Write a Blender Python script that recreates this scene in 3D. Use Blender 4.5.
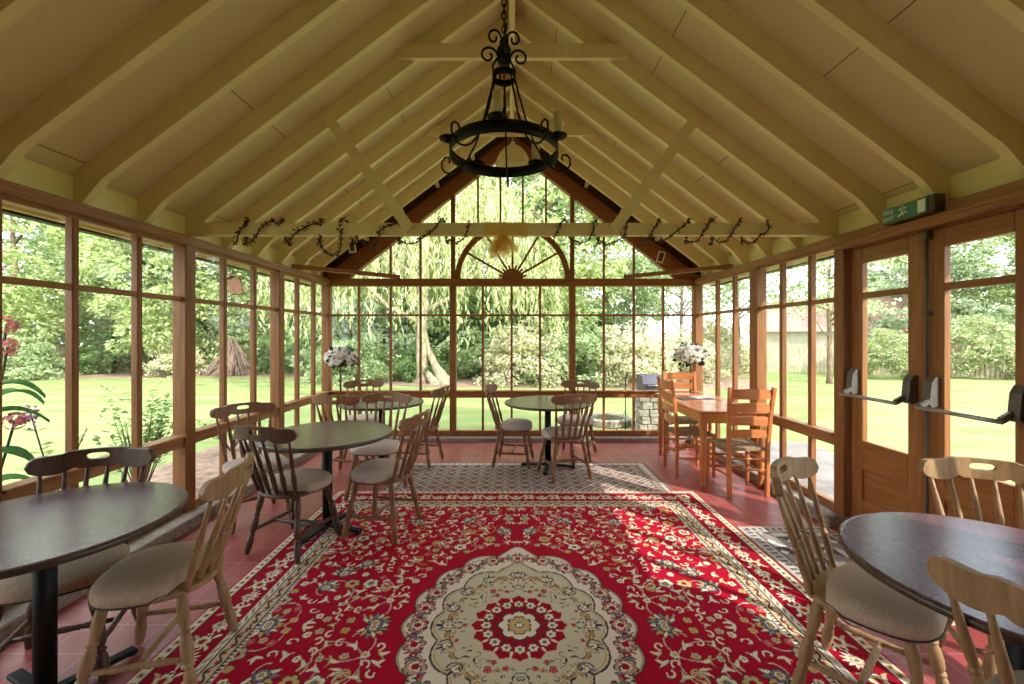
import bpy, math, random
import numpy as np
from mathutils import Vector, Matrix
R = math.radians
PI = math.pi
S = bpy.context.scene
C = S.collection
for _o in list(bpy.data.objects):
    bpy.data.objects.remove(_o)

# ---------------------------------------------------------------- camera, light, exposure
F = 425.0            # focal length in pixels of the 1024 px frame
CH = 1.50            # camera height
cam = bpy.data.cameras.new('camera')
cam.sensor_fit = 'HORIZONTAL'
cam.sensor_width = 36.0
cam.lens = F / 1024 * 36
cam.shift_x = 0.0
cam.shift_y = -7 / 1024
cam.clip_start = 0.05
cam.clip_end = 300
co = bpy.data.objects.new('camera', cam)
co.location = (0, 0, CH)
co.rotation_euler = (R(90), 0, 0)
C.objects.link(co)
S.camera = co

w = bpy.data.worlds.new('sky')
S.world = w
w.use_nodes = True
nt = w.node_tree
bg = nt.nodes['Background']
tc = nt.nodes.new('ShaderNodeTexCoord')
mp = nt.nodes.new('ShaderNodeMapping')
mp.inputs['Scale'].default_value = (1.5, 1.5, 4)
nz = nt.nodes.new('ShaderNodeTexNoise')
nz.inputs['Scale'].default_value = 1.6
nz.inputs['Detail'].default_value = 5
cr = nt.nodes.new('ShaderNodeValToRGB')
cr.color_ramp.elements[0].position = 0.35
cr.color_ramp.elements[0].color = (0.66, 0.78, 0.95, 1)
cr.color_ramp.elements[1].position = 0.6
cr.color_ramp.elements[1].color = (1, 1, 0.99, 1)
nt.links.new(tc.outputs['Generated'], mp.inputs['Vector'])
nt.links.new(mp.outputs['Vector'], nz.inputs['Vector'])
nt.links.new(nz.outputs['Fac'], cr.inputs['Fac'])
nt.links.new(cr.outputs['Color'], bg.inputs['Color'])
bg.inputs['Strength'].default_value = 2.3

sun = bpy.data.lights.new('sun', 'SUN')
sun.energy = 3.4
sun.angle = R(0.8)
sun.color = (1.0, 0.94, 0.84)
so = bpy.data.objects.new('sun', sun)
SUN_EL, SUN_AZ = R(35), math.atan2(-0.70, 0.714)      # the sun stands to the right and a little behind the camera
sd = Vector((math.cos(SUN_EL) * math.cos(SUN_AZ), math.cos(SUN_EL) * math.sin(SUN_AZ), math.sin(SUN_EL)))
so.rotation_euler = sd.to_track_quat('Z', 'Y').to_euler()
so.location = sd * 30
C.objects.link(so)

S.view_settings.view_transform = 'Standard'
S.view_settings.look = 'None'
S.view_settings.exposure = 1.15
S.view_settings.gamma = 1
S.view_settings.use_curve_mapping = False
try:
    S.cycles.max_bounces = 10
    S.cycles.diffuse_bounces = 6
    S.cycles.glossy_bounces = 4
    S.cycles.transparent_max_bounces = 24
    S.cycles.transmission_bounces = 6
    S.cycles.sample_clamp_indirect = 6
    S.cycles.use_denoising = True
    S.cycles.caustics_reflective = False
    S.cycles.caustics_refractive = False
except Exception:
    pass

# ---------------------------------------------------------------- helpers
def srgb(r, g, b):
    f = lambda c: (c / 255) / 12.92 if c / 255 <= 0.04045 else ((c / 255 + 0.055) / 1.055) ** 2.4
    return (f(r), f(g), f(b), 1.0)

class MB:
    """collects shapes for ONE mesh object"""
    def __init__(s):
        s.v = []; s.f = []; s.sm = []
    def add(s, vs, fs, smooth=False, M=None):
        n = len(s.v)
        if M is not None:
            vs = [M @ Vector(p) for p in vs]
        s.v += [tuple(p) for p in vs]
        s.f += [tuple(i + n for i in f) for f in fs]
        s.sm += [smooth] * len(fs)
        return s
    def box(s, x0, x1, y0, y1, z0, z1, M=None):
        x0, x1 = min(x0, x1), max(x0, x1); y0, y1 = min(y0, y1), max(y0, y1); z0, z1 = min(z0, z1), max(z0, z1)
        vs = [(x0,y0,z0),(x1,y0,z0),(x1,y1,z0),(x0,y1,z0),(x0,y0,z1),(x1,y0,z1),(x1,y1,z1),(x0,y1,z1)]
        return s.add(vs, [(0,3,2,1),(4,5,6,7),(0,1,5,4),(1,2,6,5),(2,3,7,6),(3,0,4,7)], False, M)
    def bbox(s, x0, x1, y0, y1, z0, z1, b=0.004, M=None):
        """box with chamfered edges"""
        x0, x1 = min(x0, x1), max(x0, x1); y0, y1 = min(y0, y1), max(y0, y1); z0, z1 = min(z0, z1), max(z0, z1)
        b = min(b, (x1-x0)*.45, (y1-y0)*.45, (z1-z0)*.45)
        vs = []; idx = {}
        X = (x0, x1); Y = (y0, y1); Z = (z0, z1)
        for i in (0,1):
            for j in (0,1):
                for k in (0,1):
                    sx, sy, sz = (1 if i == 0 else -1), (1 if j == 0 else -1), (1 if k == 0 else -1)
                    idx[i,j,k,0] = len(vs); vs.append((X[i], Y[j]+sy*b, Z[k]+sz*b))
                    idx[i,j,k,1] = len(vs); vs.append((X[i]+sx*b, Y[j], Z[k]+sz*b))
                    idx[i,j,k,2] = len(vs); vs.append((X[i]+sx*b, Y[j]+sy*b, Z[k]))
        fs = []
        g = lambda i,j,k,a: idx[i,j,k,a]
        for i in (0,1):
            q = [g(i,0,0,0), g(i,1,0,0), g(i,1,1,0), g(i,0,1,0)]; fs.append(q if i else q[::-1])
            q = [g(0,i,0,1), g(1,i,0,1), g(1,i,1,1), g(0,i,1,1)]; fs.append(q[::-1] if i else q)
            q = [g(0,0,i,2), g(1,0,i,2), g(1,1,i,2), g(0,1,i,2)]; fs.append(q if i else q[::-1])
        for a in (0,1):
            for b2 in (0,1):
                q = [g(a,b2,0,0), g(a,b2,1,0), g(a,b2,1,1), g(a,b2,0,1)]; fs.append(q if (a+b2)%2 else q[::-1])
                q = [g(a,0,b2,0), g(a,1,b2,0), g(a,1,b2,2), g(a,0,b2,2)]; fs.append(q if (a+b2)%2 == 0 else q[::-1])
                q = [g(0,a,b2,1), g(1,a,b2,1), g(1,a,b2,2), g(0,a,b2,2)]; fs.append(q if (a+b2)%2 else q[::-1])
        for i in (0,1):
            for j in (0,1):
                for k in (0,1):
                    q = [g(i,j,k,0), g(i,j,k,1), g(i,j,k,2)]; fs.append(q if (i+j+k)%2 else q[::-1])
        return s.add(vs, fs, False, M)
    def bar(s, p, q, w, h, up=(0,0,1), b=0.0):
        """a squared bar from p to q; w across, h along up"""
        p = Vector(p); q = Vector(q); d = q - p; L = d.length; d.normalize()
        side = d.cross(Vector(up))
        if side.length < 1e-5: side = d.cross(Vector((0,1,0)))
        side.normalize(); u = side.cross(d)
        M = Matrix((( side.x, d.x, u.x, p.x), (side.y, d.y, u.y, p.y), (side.z, d.z, u.z, p.z), (0,0,0,1)))
        if b: return s.bbox(-w/2, w/2, 0, L, -h/2, h/2, b, M)
        return s.box(-w/2, w/2, 0, L, -h/2, h/2, M)
    def tube(s, pts, rad, seg=8, cap=True, flat=None):
        pts = [Vector(p) for p in pts]; n = len(pts)
        if not hasattr(rad, '__len__'): rad = [rad]*n
        t0 = (pts[1]-pts[0]).normalized()
        ref = Vector((0,0,1)) if abs(t0.z) < .9 else Vector((1,0,0))
        nrm = t0.cross(ref).normalized()
        vs = []; 
        for i in range(n):
            t = (pts[min(i+1,n-1)] - pts[max(i-1,0)])
            if t.length < 1e-9: t = t0
            t.normalize()
            nrm = (nrm - t*nrm.dot(t)); 
            if nrm.length < 1e-6: nrm = t.orthogonal()
            nrm.normalize(); bn = t.cross(nrm)
            for k in range(seg):
                a = 2*PI*k/seg
                e = nrm*math.cos(a) + bn*math.sin(a)*(flat or 1)
                vs.append(pts[i] + e*rad[i])
        fs = []
        for i in range(n-1):
            for k in range(seg):
                a = i*seg+k; b = i*seg+(k+1)%seg
                fs.append((a, b, b+seg, a+seg))
        if cap:
            fs.append(tuple(range(seg))[::-1]); fs.append(tuple((n-1)*seg+k for k in range(seg)))
        return s.add(vs, fs, True)
    def turned(s, p, q, prof, seg=10):
        """lathe along p->q; prof = [(t, r)]"""
        p = Vector(p); q = Vector(q)
        return s.tube([p.lerp(q, t) for t, r in prof], [r for t, r in prof], seg)
    def lathe(s, prof, seg=24, M=None, smooth=True):
        """prof [(r,z)] round z"""
        vs = []; 
        for r, z in prof:
            for k in range(seg):
                a = 2*PI*k/seg; vs.append((r*math.cos(a), r*math.sin(a), z))
        fs = []
        for i in range(len(prof)-1):
            for k in range(seg):
                a = i*seg+k; b = i*seg+(k+1)%seg
                fs.append((a, b, b+seg, a+seg))
        if prof[0][0] > 1e-6: fs.append(tuple(range(seg))[::-1])
        if prof[-1][0] > 1e-6: fs.append(tuple((len(prof)-1)*seg+k for k in range(seg)))
        return s.add(vs, fs, smooth, M)
    def prism(s, poly, z0, z1, M=None, smooth=False):
        n = len(poly)
        vs = [(x, y, z0) for x, y in poly] + [(x, y, z1) for x, y in poly]
        fs = [tuple(range(n))[::-1], tuple(range(n, 2*n))] + [(i, (i+1)%n, n+(i+1)%n, n+i) for i in range(n)]
        return s.add(vs, fs, smooth, M)
    def ball(s, c, r, seg=10, rings=6, sq=(1,1,1)):
        prof = [(math.sin(PI*i/rings), -math.cos(PI*i/rings)) for i in range(rings+1)]
        M = Matrix.Translation(Vector(c)) @ Matrix.Diagonal((r*sq[0], r*sq[1], r*sq[2], 1))
        prof[0] = (1e-4, -1); prof[-1] = (1e-4, 1)
        return s.lathe(prof, seg, M)
    def build(s, name, mat, parent=None):
        me = bpy.data.meshes.new(name)
        me.from_pydata(s.v, [], s.f)
        me.polygons.foreach_set('use_smooth', s.sm)
        me.materials.append(mat)
        me.update()
        o = bpy.data.objects.new(name, me)
        C.objects.link(o)
        if parent is not None: o.parent = parent
        return o

def tag(o, label=None, cat=None, group=None, kind=None):
    if label: o['label'] = label
    if cat: o['category'] = cat
    if group: o['group'] = group
    if kind: o['kind'] = kind
    return o
def empty(name, loc=(0,0,0), rz=0.0):
    o = bpy.data.objects.new(name, None); C.objects.link(o)
    o.location = loc; o.rotation_euler = (0, 0, rz); o.empty_display_size = .1
    return o
def copy_tree(o, parent=None):
    c = o.copy(); C.objects.link(c); c.parent = parent
    for ch in list(o.children):
        copy_tree(ch, c)
    return c

# ---------------------------------------------------------------- materials
def mat(name, base=(.5,.5,.5,1), rough=.5, metal=0.0, spec=.5):
    m = bpy.data.materials.new(name); m.use_nodes = True
    b = m.node_tree.nodes['Principled BSDF']
    b.inputs['Base Color'].default_value = base
    b.inputs['Roughness'].default_value = rough
    b.inputs['Metallic'].default_value = metal
    b.inputs['Specular IOR Level'].default_value = spec
    return m
def N(m, t): return m.node_tree.nodes.new(t)
def L(m, a, b): m.node_tree.links.new(a, b)
def bsdf(m): return m.node_tree.nodes['Principled BSDF']
def noise_mat(name, c0, c1, scale=(5,5,5), rough=.6, detail=4, p0=.35, p1=.65, bump=0.0, spec=.4, bscale=None, metal=0):
    m = mat(name, c0, rough, metal, spec)
    t = N(m, 'ShaderNodeTexCoord'); mp = N(m, 'ShaderNodeMapping'); mp.inputs['Scale'].default_value = scale
    n = N(m, 'ShaderNodeTexNoise'); n.inputs['Scale'].default_value = 1; n.inputs['Detail'].default_value = detail
    n.inputs['Roughness'].default_value = .6
    r = N(m, 'ShaderNodeValToRGB'); r.color_ramp.elements[0].position = p0; r.color_ramp.elements[0].color = c0
    r.color_ramp.elements[1].position = p1; r.color_ramp.elements[1].color = c1
    L(m, t.outputs['Object'], mp.inputs['Vector']); L(m, mp.outputs['Vector'], n.inputs['Vector'])
    L(m, n.outputs['Fac'], r.inputs['Fac']); L(m, r.outputs['Color'], bsdf(m).inputs['Base Color'])
    if bump:
        b = N(m, 'ShaderNodeBump'); b.inputs['Strength'].default_value = bump; b.inputs['Distance'].default_value = .01
        L(m, n.outputs['Fac'], b.inputs['Height']); L(m, b.outputs['Normal'], bsdf(m).inputs['Normal'])
    return m
def wood(name, c0, c1, axis='z', rough=.45, grain=60, spec=.4):
    sc = {'x': (3, grain, grain), 'y': (grain, 3, grain), 'z': (grain, grain, 3)}[axis]
    return noise_mat(name, c0, c1, sc, rough, 5, .3, .7, .05, spec)

M = {}
M['frame_z'] = wood('oak frame upright', srgb(116, 70, 32), srgb(154, 98, 50), 'z', .5)
M['frame_x'] = wood('oak frame cross', srgb(124, 70, 36), srgb(162, 98, 54), 'x', .5)
M['frame_y'] = wood('oak frame long', srgb(132, 86, 48), srgb(172, 120, 72), 'y', .5)
M['door_z'] = wood('oak door upright', srgb(132, 80, 38), srgb(168, 110, 58), 'z', .42)
M['door_y'] = wood('oak door rail', srgb(132, 80, 38), srgb(168, 110, 58), 'y', .42)
M['cream'] = noise_mat('cream paint', srgb(228, 211, 160), srgb(236, 220, 172), (3,3,3), .55, 3)
M['kerb'] = noise_mat('stone kerb', srgb(128, 116, 106), srgb(160, 146, 134), (30,30,30), .8, 6, bump=.2)
M['black'] = noise_mat('black iron', srgb(10, 9, 9), srgb(20, 18, 17), (40,40,40), .55, 3, spec=.25)
M['tabletop'] = noise_mat('dark laminate', srgb(80, 50, 62), srgb(100, 68, 82), (90,90,90), .26, 6, .4, .6, spec=.65)
M['tableedge'] = noise_mat('dark laminate edge', srgb(58, 46, 36), srgb(84, 68, 48), (40,40,40), .35, 3)
M['oak_pale'] = wood('pale worn oak', srgb(134, 102, 70), srgb(174, 138, 98), 'z', .5, 40)
M['oak_mid'] = wood('mid brown oak', srgb(112, 74, 48), srgb(146, 100, 66), 'z', .45, 40)
M['oak_dark'] = wood('dark stained oak', srgb(66, 42, 32), srgb(96, 66, 50), 'z', .38, 40)
M['pine'] = wood('orange pine', srgb(178, 104, 56), srgb(208, 134, 80), 'z', .35, 40)
M['pine_x'] = wood('orange pine rails', srgb(180, 104, 58), srgb(208, 132, 82), 'x', .35, 40)
M['pine_top'] = wood('polished pine top', srgb(168, 98, 70), srgb(200, 128, 92), 'y', .22, 30, .6)
M['pine_y'] = wood('pine apron', srgb(196, 132, 66), srgb(220, 158, 86), 'y', .35, 40)
M['seatpad'] = noise_mat('taupe ribbed cloth', srgb(176, 154, 134), srgb(194, 172, 150), (120,120,20), .9, 3, bump=.3, spec=.2)
M['seatpad_pale'] = noise_mat('pale mauve cloth', srgb(184, 164, 156), srgb(204, 184, 174), (120,120,20), .9, 3, bump=.3, spec=.2)
M['piping'] = mat('dark piping', srgb(70, 60, 54), .8)
M['grey_metal'] = noise_mat('grey brown painted metal', srgb(92, 84, 78), srgb(106, 96, 90), (30,30,30), .45, 2, metal=.3)
M['steel'] = noise_mat('brushed steel', srgb(150, 146, 146), srgb(176, 172, 170), (4,60,60), .3, 2, metal=.8)
M['white'] = mat('white paint', srgb(225, 222, 212), .5)
M['green_sign'] = mat('green sign face', srgb(44, 110, 84), .3)
M['paper'] = mat('white lettering', srgb(226, 232, 226), .5)
M['petal'] = noise_mat('white petals', srgb(238, 228, 222), srgb(250, 246, 240), (20,20,20), .7, 2)
M['darkleaf'] = noise_mat('dark flower leaves', srgb(34, 50, 26), srgb(70, 92, 44), (20,20,20), .5, 2)
M['twig'] = noise_mat('brown twig', srgb(74, 52, 38), srgb(110, 80, 58), (30,30,30), .7, 3)
M['garland'] = noise_mat('dried dark leaves', srgb(46, 36, 26), srgb(90, 78, 44), (60,60,60), .7, 2)
M['pink'] = noise_mat('pink petals', srgb(226, 120, 140), srgb(244, 172, 180), (25,25,25), .7, 2)
M['lilac'] = noise_mat('lilac petals', srgb(176, 120, 180), srgb(206, 160, 206), (25,25,25), .7, 2)
M['stonewall'] = noise_mat('grey stacked stone', srgb(120, 112, 102), srgb(176, 168, 154), (9,9,22), .9, 5, bump=.5)
M['hood'] = mat('dark grill hood', srgb(62, 62, 78), .4, .3)
M['fence'] = noise_mat('weathered pale fence', srgb(176, 156, 136), srgb(212, 196, 176), (14,14,3), .85, 4)
M['rooftile'] = noise_mat('pinkish roof tiles', srgb(150, 116, 106), srgb(176, 142, 132), (8,8,14), .85, 5)
M['render'] = noise_mat('pale house wall', srgb(196, 184, 168), srgb(216, 206, 192), (3,3,3), .9, 3)
M['bark'] = noise_mat('grey brown bark', srgb(98, 80, 64), srgb(150, 128, 106), (14,14,4), .95, 6, bump=.6)
M['bark_pale'] = noise_mat('pale bark', srgb(150, 130, 108), srgb(196, 178, 154), (14,14,4), .95, 6, bump=.6)
M['feeder'] = noise_mat('brown wooden bird box', srgb(78, 50, 36), srgb(104, 72, 52), (10,10,30), .8, 3)
M['candle'] = noise_mat('cream candle tube', srgb(196, 176, 130), srgb(214, 196, 150), (30,30,10), .5, 2)
M['shade'] = noise_mat('cream glass shade', srgb(226, 214, 178), srgb(238, 228, 196), (6,6,6), .35, 2)
M['book'] = mat('dark folder cover', srgb(62, 56, 60), .35)

def glass():
    m = bpy.data.materials.new('window glass'); m.use_nodes = True
    t = m.node_tree; t.nodes.remove(t.nodes['Principled BSDF'])
    out = t.nodes['Material Output']
    tr = t.nodes.new('ShaderNodeBsdfTransparent'); tr.inputs['Color'].default_value = (.96, .98, .97, 1)
    gl = t.nodes.new('ShaderNodeBsdfGlossy'); gl.inputs['Roughness'].default_value = .01
    lw = t.nodes.new('ShaderNodeLayerWeight'); lw.inputs['Blend'].default_value = .5
    pw = t.nodes.new('ShaderNodeMath'); pw.operation = 'POWER'; pw.inputs[1].default_value = 5
    fr = t.nodes.new('ShaderNodeMath'); fr.operation = 'MULTIPLY_ADD'; fr.inputs[1].default_value = .8; fr.inputs[2].default_value = .03
    t.links.new(lw.outputs['Facing'], pw.inputs[0]); t.links.new(pw.outputs[0], fr.inputs[0])
    mx = t.nodes.new('ShaderNodeMixShader')
    t.links.new(fr.outputs[0], mx.inputs['Fac']); t.links.new(tr.outputs[0], mx.inputs[1]); t.links.new(gl.outputs[0], mx.inputs[2])
    t.links.new(mx.outputs[0], out.inputs['Surface'])
    return m
M['glass'] = glass()

def leafmat(name, cols, trans=.5):
    m = bpy.data.materials.new(name); m.use_nodes = True
    t = m.node_tree; t.nodes.remove(t.nodes['Principled BSDF'])
    out = t.nodes['Material Output']
    g = t.nodes.new('ShaderNodeNewGeometry')
    r = t.nodes.new('ShaderNodeValToRGB')
    r.color_ramp.interpolation = 'LINEAR'
    e = r.color_ramp.elements
    e[0].position = 0; e[0].color = cols[0]
    e[1].position = 1; e[1].color = cols[-1]
    for i, c in enumerate(cols[1:-1]):
        x = e.new((i+1)/(len(cols)-1)); x.color = c
    d = t.nodes.new('ShaderNodeBsdfDiffuse'); tl = t.nodes.new('ShaderNodeBsdfTranslucent')
    mx = t.nodes.new('ShaderNodeMixShader'); mx.inputs['Fac'].default_value = trans
    t.links.new(g.outputs['Random Per Island'], r.inputs['Fac'])
    t.links.new(r.outputs['Color'], d.inputs['Color']); t.links.new(r.outputs['Color'], tl.inputs['Color'])
    t.links.new(d.outputs[0], mx.inputs[1]); t.links.new(tl.outputs[0], mx.inputs[2])
    t.links.new(mx.outputs[0], out.inputs['Surface'])
    return m
M['leaf_a'] = leafmat('fresh green leaves', [srgb(140, 158, 98), srgb(188, 202, 140), srgb(224, 228, 184)])
M['leaf_b'] = leafmat('mid green leaves', [srgb(124, 146, 100), srgb(172, 190, 140), srgb(214, 222, 184)])
M['leaf_c'] = leafmat('bluish conifer needles', [srgb(120, 138, 106), srgb(168, 182, 146), srgb(206, 214, 184)])
M['leaf_w'] = leafmat('yellow green willow leaves', [srgb(140, 150, 98), srgb(194, 200, 146), srgb(230, 230, 190)])
M['leaf_p'] = leafmat('pale blossom and leaves', [srgb(120, 150, 78), srgb(206, 206, 160), srgb(240, 226, 206), srgb(248, 236, 226)])
M['leaf_r'] = leafmat('rhododendron leaves and pink blossom', [srgb(112, 140, 84), srgb(150, 172, 108), srgb(190, 196, 146), srgb(244, 216, 206)])
M['leaf_d'] = leafmat('deep green shrub leaves', [srgb(92, 124, 78), srgb(134, 164, 106), srgb(180, 200, 140)])
M['hosta'] = leafmat('broad glossy leaf', [srgb(60, 106, 62), srgb(92, 136, 80)], .3)
M['tulle'] = leafmat('yellow tulle', [srgb(220, 176, 84), srgb(236, 200, 120), srgb(240, 214, 150)], .6)

# floor tiles
def tiles():
    m = mat('red quarry tiles', srgb(160, 84, 80), .38, 0, .5)
    t = N(m, 'ShaderNodeTexCoord'); b = N(m, 'ShaderNodeTexBrick')
    b.offset = 0; b.inputs['Scale'].default_value = 1
    b.inputs['Brick Width'].default_value = .2; b.inputs['Row Height'].default_value = .2
    b.inputs['Mortar Size'].default_value = .0035; b.inputs['Mortar Smooth'].default_value = .2
    b.inputs['Color1'].default_value = srgb(150, 66, 66); b.inputs['Color2'].default_value = srgb(166, 78, 76)
    b.inputs['Mortar'].default_value = srgb(176, 120, 114); b.inputs['Bias'].default_value = 0
    L(m, t.outputs['Object'], b.inputs['Vector']); L(m, b.outputs['Color'], bsdf(m).inputs['Base Color'])
    n = N(m, 'ShaderNodeTexNoise'); n.inputs['Scale'].default_value = 12; n.inputs['Detail'].default_value = 4
    mr = N(m, 'ShaderNodeMapRange'); mr.inputs['To Min'].default_value = .25; mr.inputs['To Max'].default_value = .5
    L(m, t.outputs['Object'], n.inputs['Vector']); L(m, n.outputs['Fac'], mr.inputs['Value']); L(m, mr.outputs['Result'], bsdf(m).inputs['Roughness'])
    return m
M['tiles'] = tiles()
def ceilmat():
    m = mat('cream ceiling boards', srgb(206, 182, 124), .6)
    t = N(m, 'ShaderNodeTexCoord'); b = N(m, 'ShaderNodeTexBrick')
    b.offset = .5; b.inputs['Scale'].default_value = 1
    mp = N(m, 'ShaderNodeMapping'); mp.inputs['Location'].default_value = (.35, .1, 0)
    b.inputs['Brick Width'].default_value = 1.5; b.inputs['Row Height'].default_value = .9
    b.inputs['Mortar Size'].default_value = .003
    b.inputs['Color1'].default_value = srgb(222, 205, 166); b.inputs['Color2'].default_value = srgb(216, 199, 160)
    b.inputs['Mortar'].default_value = srgb(120, 100, 60)
    L(m, t.outputs['Object'], mp.inputs['Vector'])
    L(m, mp.outputs['Vector'], b.inputs['Vector']); L(m, b.outputs['Color'], bsdf(m).inputs['Base Color'])
    return m
M['ceiling'] = ceilmat()

# ---------------------------------------------------------------- the room
HX = 2.64      # half width to the glazing
YF = 6.07      # far wall
YB = -2.0      # wall behind the camera
SL = 0.755     # roof slope
ZR = 4.345     # underside of the rafters at the ridge
SILL0, SILL1 = .61, .71
TR0, TR1 = 1.768, 1.805
HEAD = 2.215

tag(MB().box(-2.75, 2.75, YB-.1, YF+.1, -.1, 0).build('floor', M['tiles']), kind='structure')
k = MB(); k.bbox(-2.78, -2.47, YB, YF+.1, -.15, .085, .01); tag(k.build('trim_1', M['kerb']), kind='structure')
k = MB(); k.bbox(2.47, 2.78, 3.32, YF+.1, -.15, .085, .01); tag(k.build('trim_2', M['kerb']), kind='structure')
k = MB(); k.bbox(2.47, 2.78, YB, 2.0, -.15, .085, .01); tag(k.build('trim_5', M['kerb']), kind='structure')
k = MB(); k.bbox(-2.47, 2.47, 5.93, YF+.14, -.15, .065, .01); tag(k.build('trim_3', M['kerb']), kind='structure')
k = MB(); k.bbox(-2.47, 2.47, YB-.1, YB+.06, -.15, .085, .01); tag(k.build('trim_4', M['kerb']), kind='structure')
k = MB(); k.box(2.56, 2.78, 2.0, 3.32, -.1, .03); tag(k.build('trim_6', M['frame_y']), kind='structure')

def panes_y(root, X, ys, zs):
    """sheets of glass between uprights ys (pairs) and levels zs (pairs), in the plane x = X"""
    for (a, b) in ys:
        for (c, d) in zs:
            MB().box(X-.003, X+.003, a, b, c, d).build('pane', M['glass'], root)
def side_window(n, sgn, y0, y1, mull):
    X = sgn*HX
    root = empty('window_%d' % n, (X, (y0+y1)/2, .07)); root['kind'] = 'structure'
    off = Matrix.Translation(-root.location)
    f = MB()
    for y in mull: f.bbox(X-.026, X+.026, y-.021, y+.021, .13, HEAD, .006, off)
    f.build('mullions', M['frame_z'], root)
    r = MB()
    r.bbox(X-.03, X+.03, y0, y1, .06, .14, .005, off)
    r.bbox(X-.02, X+.02, y0, y1, TR0, TR1, .006, off)
    r.bbox(X-.03, X+.03, y0, y1, HEAD-.02, HEAD+.01, .004, off)
    r.build('rails', M['frame_y'], root)
    s = MB()
    s.bbox(X-.045, X+.035, y0, y1, SILL0, SILL1-.022, .006, off)
    s.bbox(X-.07 if sgn > 0 else X-.04, X+.04 if sgn > 0 else X+.07, y0, y1, SILL1-.022, SILL1, .006, off)
    s.build('sill', M['frame_y'], root)
    edges = [y0] + [m for m in mull] + [y1]
    for a, b in zip(edges[:-1], edges[1:]):
        for c, d in ((.14, SILL0), (SILL1, TR0), (TR1, HEAD-.02)):
            MB().box(X-.003, X+.003, a, b, c, d, off).build('pane', M['glass'], root)

# left wall: posts and bays
lp = [6.07, 4.79, 3.43, 2.11, .78, -.56, -1.9]
posts = MB()
for y in lp:
    posts.bbox(-HX-.06, -HX+.05, y-.055, y+.055, .05, 2.24, .006)
plate = MB(); plate.bbox(-HX-.07, -HX+.06, YB, YF, 2.22, 2.292, .006)
tag(posts.build('wall_left', M['frame_z']), kind='structure')
tag(plate.build('trim_7', M['frame_y']), kind='structure')
n = 1
for a, b in list(zip(lp[:-1], lp[1:]))[:-1]:
    y1, y0 = a-.055, b+.055
    st = (a-b)/3
    side_window(n, -1, y0, y1, [b+st, b+2*st]); n += 1
# right wall: bays, doors
rp = [(6.07, .07), (4.57, .07), (3.375, .05)]
posts = MB()
for y, h in rp: posts.bbox(HX-.05, HX+.06, y-h, y+h, .05, 2.24, .006)
for y in (2.07, .6, -.7, -1.95): posts.bbox(HX-.05, HX+.06, y-.08, y+.08, .05, 2.24, .006)
tag(posts.build('wall_right', M['frame_z']), kind='structure')
plate = MB(); plate.bbox(HX-.06, HX+.07, YB, YF, 2.22, 2.292, .006)
plate.bbox(HX-.075, HX+.05, 1.9, 3.4, 2.17, 2.235, .008)
plate.bbox(HX-.09, HX+.05, 1.9, 3.4, 2.205, 2.232, .008)
tag(plate.build('trim_8', M['frame_y']), kind='structure')
side_window(n, 1, 4.64, 6.0, [5.45, 5.03]); n += 1
side_window(n, 1, 3.425, 4.50, [4.14, 3.74]); n += 1
for a, b in ((1.99, .68), (.52, -.62)):
    side_window(n, 1, b, a, [b+(a-b)/3, b+2*(a-b)/3]); n += 1

# far wall
posts = MB()
for x in (-2.63, -.84, .857, 2.63): posts.bbox(x-.045, x+.045, YF-.05, YF+.05, .05, 2.25, .006)
tag(posts.build('wall_back', M['frame_z']), kind='structure')
beam = MB(); beam.bbox(-2.6, 2.6, YF-.06, YF+.06, 2.195, 2.30, .006)
tag(beam.build('trim_9', M['frame_x']), kind='structure')
def far_window(n, x0, x1, mull, Y=YF):
    root = empty('window_%d' % n, ((x0+x1)/2, Y, .07)); root['kind'] = 'structure'
    off = Matrix.Translation(-root.location)
    f = MB()
    for x in mull: f.bbox(x-.016, x+.016, Y-.02, Y+.02, .13, 2.2, .005, off)
    f.build('mullions', M['frame_z'], root)
    r = MB()
    r.bbox(x0, x1, Y-.035, Y+.03, .065, .14, .005, off)
    r.bbox(x0, x1, Y-.016, Y+.016, TR0, TR1-.008, .005, off)
    r.build('rails', M['frame_x'], root)
    s = MB(); s.bbox(x0, x1, Y-.05, Y+.03, SILL0, SILL1-.02, .005, off); s.bbox(x0, x1, Y-.08, Y+.04, SILL1-.02, SILL1, .005, off)
    s.build('sill', M['frame_x'], root)
    e = [x0]+mull+[x1]
    for a, b in zip(e[:-1], e[1:]):
        for c, d in ((.14, SILL0), (SILL1, TR0), (TR1, 2.2)):
            MB().box(a, b, Y-.003, Y+.003, c, d, off).build('pane', M['glass'], root)
far_window(n, -2.585, -.885, [-2.185, -1.73, -1.305]); n += 1
far_window(n, -.795, .812, [-.415, -.005, .40]); n += 1
far_window(n, .902, 2.585, [1.31, 1.737, 2.157]); n += 1
# unseen wall behind the camera, made solid and dark brown to cut light
M['boards'] = wood('brown boarding', srgb(92, 64, 44), srgb(120, 88, 62), 'z', .6, 12)
q = MB()
q.add([(-2.7, YB-.03, 0), (2.7, YB-.03, 0), (2.7, YB-.03, 2.3), (0, YB-.03, 4.45), (-2.7, YB-.03, 2.3), (-2.7, YB+.03, 0), (2.7, YB+.03, 0), (2.7, YB+.03, 2.3), (0, YB+.03, 4.45), (-2.7, YB+.03, 2.3)],
      [(0,1,2,3,4), (9,8,7,6,5), (0,5,6,1), (1,6,7,2), (2,7,8,3), (3,8,9,4), (4,9,5,0)])
for sg in (-1, 1): q.box(sg*2.62, sg*2.68, YB, -.75 if sg > 0 else -.6, 0, 2.25)  # unseen side bays boarded over to darken the near ceiling
tag(q.build('wall_front', M['boards']), kind='structure')

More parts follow.
